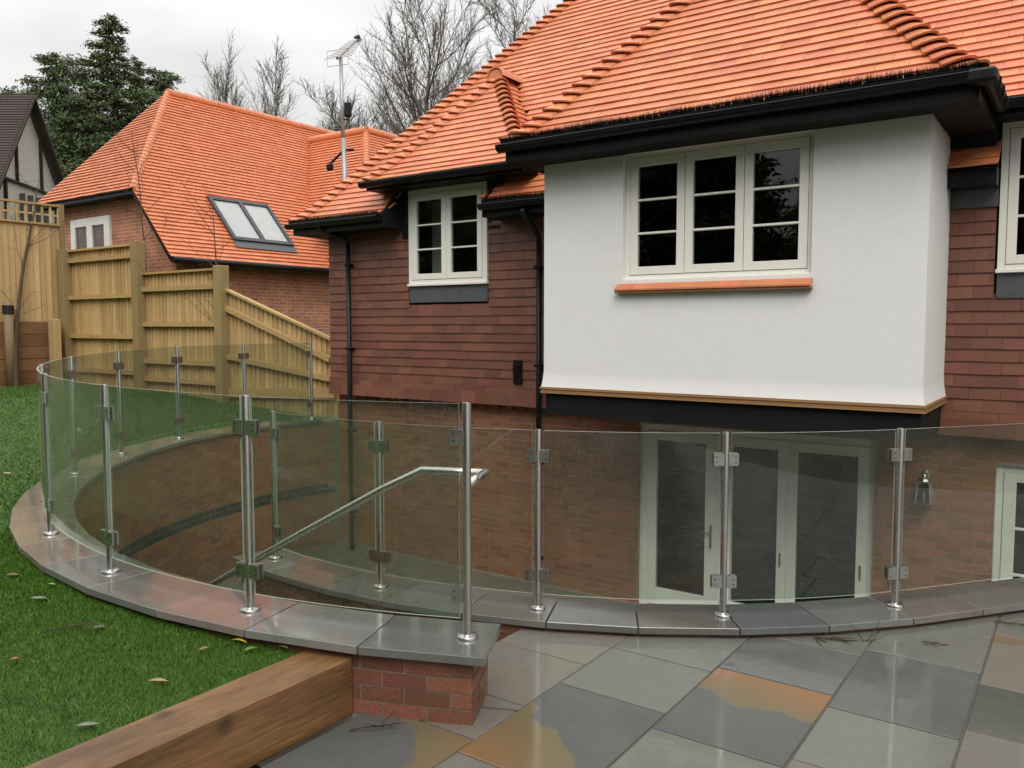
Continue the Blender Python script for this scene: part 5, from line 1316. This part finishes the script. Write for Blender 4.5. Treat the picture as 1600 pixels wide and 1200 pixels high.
# half timbered house in the distance
oh = thing('house', 'distant half timbered house with a dark brown tiled roof at the far left', 'house', tuple(ground_at(-20, 34)))
c0 = at(42, 148, 33); ux = Vector((_rt[0], _rt[1], 0)); uy = Vector((-_rt[1], _rt[0], 0))
def ohp(u, w, z): return c0 + ux * u + uy * w + Vector((0, 0, z))
slp = 1.55
MB().add([ohp(.25, 0, 0), ohp(-9, 0, 0), ohp(-9, -4.2, -4.2 * slp), ohp(.25, -4.2, -4.2 * slp), ohp(.25, 0, -.14), ohp(-9, 0, -.14), ohp(-9, -4.2, -4.2 * slp - .14), ohp(.25, -4.2, -4.2 * slp - .14)], [(0, 1, 2, 3), (7, 6, 5, 4), (0, 3, 7, 4), (3, 2, 6, 7)]).build('roof', M_OLDROOF, oh)
MB().add([ohp(.25, 0, 0), ohp(-9, 0, 0), ohp(-9, 3.4, -3.4 * slp), ohp(.25, 3.4, -3.4 * slp), ohp(.25, 0, -.14), ohp(-9, 0, -.14), ohp(-9, 3.4, -3.4 * slp - .14), ohp(.25, 3.4, -3.4 * slp - .14)], [(3, 2, 1, 0), (4, 5, 6, 7), (0, 4, 7, 3), (3, 7, 6, 2)]).build('roof', M_OLDROOF, oh)
m = MB()
for k in range(56):
    w = -4.2 * k / 56; m.bar(ohp(.25, w, w * slp + .025), ohp(-9, w, w * slp + .025), .05, .03)
tag(m.build('tile_courses', M_OLDROOF, oh), kind='stuff')
gw = MB().add([ohp(-.1, 0, -.2), ohp(-.1, 3.3, -3.3 * slp - .2), ohp(-.1, 3.3, -8.5), ohp(-.1, -3.6, -8.5), ohp(-.1, -3.6, -3.6 * slp - .2)], [(0, 1, 2, 3, 4)]).build('gable_wall', mat('cream_plaster', (.66, .62, .55), .8), oh)
def beam(u, a, b, w=.16): MB().bar(ohp(u, *a), ohp(u, *b), .08, w, ux).build('timber', M_TUDOR, oh)
beam(-.05, (-2.2, -3.55), (2.3, -3.75)); beam(-.05, (.9, -1.6), (.9, -3.7), .12); beam(-.05, (-.8, -1.4), (-.8, -3.6), .12); beam(-.05, (-1.6, -3.6), (-1.6, -8), .14); beam(-.05, (1.9, -3.7), (1.9, -8), .14)
beam(.2, (0, -.12), (3.4, -3.4 * slp - .12), .3); beam(.2, (0, -.12), (-4.2, -4.2 * slp - .12), .3)
for k in range(4): MB().bar(ohp(-.06, -.6 + .55 * k, -4.0), ohp(-.06, -.6 + .55 * k, -5.4), .05, .36, ux).build('window', mat('leaded_glass', (.10, .11, .11), .25), oh)

# ================================================================== saplings
def sapling(name, label, base, ht_, seed, lean, n=12, r=.02, m_=None):
    rnd = random.Random(seed); T = thing(name, label, 'sapling', base, None); tm, bm = MB(), MB()
    pts, rr = limb(tm, base, (lean[0], lean[1], 1), ht_, r, .005, 12, 8, .035, rnd, .0)
    for i in range(n):
        k = rnd.randint(3, 11); az = rnd.uniform(0, 6.28)
        q, _ = limb(bm, pts[k], (math.cos(az), math.sin(az), rnd.uniform(.3, 1.2)), ht_ * rnd.uniform(.12, .3), .006, .002, 5, 4, .15, rnd, .05)
        for j in range(3): limb(bm, q[2 + j % 3], (rnd.gauss(0, 1), rnd.gauss(0, 1), rnd.uniform(0, 1)), ht_ * .08, .003, .0015, 3, 3, .15, rnd)
    tm.build('trunk', m_ or M_BARKB, T, True); tag(bm.build('twigs', m_ or M_BARKB, T), kind='stuff'); return T
gz = lawn_z(-14.9, 6.5)
p_ = at(19, 615, 16.5); sx, sy = p_.x, p_.y
gz = lawn_z(sx, sy)
sapling('sapling', 'young bare sapling tied to a stake on the lawn at the far left', (sx + .1, sy + .05, gz), 4.3, 71, (-.07, -.03), 12, .06)
st = thing('tree_stake', 'round timber stake with black tie holding the leaning sapling', 'stake', (sx, sy, gz))
MB().tube([(sx, sy, gz - .1), (sx - .02, sy, gz + 1.7)], [.09, .085], 12).build('stake', M_STAKE, st, True)
MB().tube([(sx - .02, sy, gz + 1.45), (sx - .02, sy, gz + 1.62)], .105, 12).build('tie', M_RUBBER, st)
for (px, d, h, sd_, lab) in ((238, 15.85, 4.9, 81, 'bare young tree in front of the neighbouring hip'), (340, 14.7, 3.3, 85, 'thin bare young tree below the twin skylight')):
    b = at(px, 500, d); sapling('sapling', lab, (b.x, b.y, .7), h, sd_, (0, 0), 16, .028)

# ================================================================== grass, fallen leaves and twigs
rng = np.random.default_rng(9)
def grass(n, rmin, rmax, hgt, wid, amin, amax, seed):
    rg = np.random.default_rng(seed); P = []
    a = rg.uniform(amin, amax, n); r = rmin + (rmax - rmin) * rg.random(n) ** 1.3
    x = C1[0] + r * np.cos(np.radians(a)); y = C1[1] + r * np.sin(np.radians(a))
    ok = (x < -3.08) & (y > -.6) & (y < 8.8) & ~((x > -9.2) & (y > 8.3))
    x, y, r = x[ok], y[ok], r[ok]; q = np.stack([x, y, np.full(len(x), -1.5)], 1); d = q @ _fw; px = 800 + F_PX * (q @ _rt) / np.maximum(d, .1)
    ok = (d > .5) & (px > -260) & (px < 900); x, y, d = x[ok], y[ok], d[ok]
    z = np.array([lawn_z(i, j) for i, j in zip(x, y)]); m_ = len(x)
    az = rg.uniform(0, 2 * np.pi, m_); h = hgt * rg.uniform(.35, 1.0, m_) * (1 + .6 * (rg.random(m_) > .93)); w = wid * (1 + d * .12); ln = rg.normal(0, .5, (m_, 2)) * h[:, None]
    b0 = np.stack([x - np.cos(az) * w, y - np.sin(az) * w, z - .004], 1); b1 = np.stack([x + np.cos(az) * w, y + np.sin(az) * w, z - .004], 1); t = np.stack([x + ln[:, 0], y + ln[:, 1], z + h], 1)
    return np.stack([b0, b1, t], 1).reshape(-1, 3)
V = np.concatenate([grass(270000, 5.15, 9.0, .024, .0017, -112, -72.6, 1), grass(100000, 5.2, 14, .030, .0032, -190, -95, 2)])
me = bpy.data.meshes.new('grass'); nv = len(V); me.vertices.add(nv); me.vertices.foreach_set('co', V.astype(np.float32).ravel()); me.loops.add(nv); me.loops.foreach_set('vertex_index', np.arange(nv, dtype=np.int32))
me.polygons.add(nv // 3); me.polygons.foreach_set('loop_start', np.arange(0, nv, 3, dtype=np.int32)); me.polygons.foreach_set('loop_total', np.full(nv // 3, 3, dtype=np.int32)); me.materials.append(M_GRASS); me.update()
gr = bpy.data.objects.new('grass', me); link(gr); tag(gr, 'short wet green grass blades of the lawn', 'grass', kind='stuff')
def leaf(label, x, y, L, w, az, c, curl=.02, z=None):
    z = (lawn_z(x, y) + .026) if z is None else z; m = MB(); L *= .58; w *= .7; curl *= .3; n = 6; ca, sa = math.cos(az), math.sin(az)
    for i in range(n + 1):
        t = i / n; ww = w * math.sin(math.pi * min(1, t * .92 + .06)) ; zz = z + curl * math.sin(math.pi * t)
        for k in (-1, 0, 1):
            u, q = (t - .5) * L, k * ww / 2; m.v.append((x + ca * u - sa * q, y + sa * u + ca * q, zz + (.004 if k else 0)))
    for i in range(n):
        for k in range(2): m.f.append((3 * i + k, 3 * i + k + 1, 3 * i + 4 + k, 3 * i + 3 + k))
    m.fm = [0] * len(m.f)
    o = m.build('fallen_leaf', mat('leaf', c, .5, var=.1, nscale=25, c2=[q * .6 for q in c]), None, True)
    so = o.modifiers.new('thickness', 'SOLIDIFY'); so.thickness = .0012
    return tag(o, label, 'leaf', 'leaves fallen on the lawn')
leaf('bright yellow leaf by the sleeper end under the coping', -3.40, 2.49, .16, .03, .25, (.55, .38, .03), .035)
leaf('green leaf with pale edge crossing the yellow leaf by the sleeper', -3.27, 2.46, .12, .04, 1.2, (.16, .24, .05), .03)
leaf('yellow green leaf just right of the yellow leaf', -3.17, 2.57, .11, .035, .2, (.25, .28, .08), .03)
leaf('pale green leaf tucked behind the yellow leaf', -3.36, 2.58, .12, .04, .35, (.2, .26, .09), .03)
leaf('brown leaf standing upright in the grass left of the yellow leaf', -3.448, 2.328, .10, .04, 1.3, (.22, .15, .09), .03)
leaf('long tan leaf in the grass beside the sleeper', -3.307, 1.996, .16, .04, .55, (.35, .26, .13), .02)
leaf('grey green leaf lying nearest the bottom left corner', -3.164, 1.608, .15, .045, .8, (.17, .2, .14), .015)
leaf('grey leaf in the grass at mid left', -4.817, 2.197, .17, .05, .6, (.22, .25, .2), .015)
leaf('small dark leaf in the middle of the near lawn', -4.118, 2.17, .11, .05, .9, (.13, .15, .09), .015)
leaf('brown leaf at the left edge of the near lawn', -5.36, 2.30, .14, .06, .7, (.24, .12, .07), .025)
leaf('reddish brown leaf at the lower left edge of the lawn', -4.04, 1.73, .07, .035, 1.2, (.3, .13, .07), .02)
leaf('pale straw leaf on the lawn left of the coping', -8.7, 3.72, .22, .06, .2, (.45, .42, .2), .02)
leaf('pale leaf close to the coping edge', -5.0, 2.36, .10, .03, .5, (.28, .36, .16), .02)
def twig(label, x, y, z, L, seed, n, az0):
    rnd = random.Random(seed); m = MB()
    p, _ = limb(m, (x, y, z + .012), (math.cos(az0), math.sin(az0), 0.02), L, .0045, .002, 6, 5, .08, rnd)
    for i in range(n):
        b = p[rnd.randint(0, 5)]; q, _ = limb(m, b, (math.cos(az0 + rnd.gauss(0, .9)), math.sin(az0 + rnd.gauss(0, .9)), rnd.uniform(-.02, .12)), L * rnd.uniform(.2, .55), .003, .0012, 4, 4, .15, rnd)
    o = m.build('fallen_twig', M_TWIG); return tag(o, label, 'twig', 'twigs fallen on lawn and patio')
twig('bundle of dark twigs against the low wall coping on the patio', -1.256, 4.93, 0, .42, 3, 16, .45)
twig('small forked twig on the pale slab right of the twig bundle', -.726, 5.22, 0, .13, 5, 4, .3)
twig('short dark twig where two slabs meet near the right edge', -.41, 5.84, 0, .2, 7, 5, .2)
twig('thin twig on the slab beside the pier', -2.69, 2.55, 0, .22, 9, 5, .75)
twig('dark twig lying in the near lawn', -4.25, 1.95, lawn_z(-4.2, 1.95) + .03, .26, 11, 2, .9)
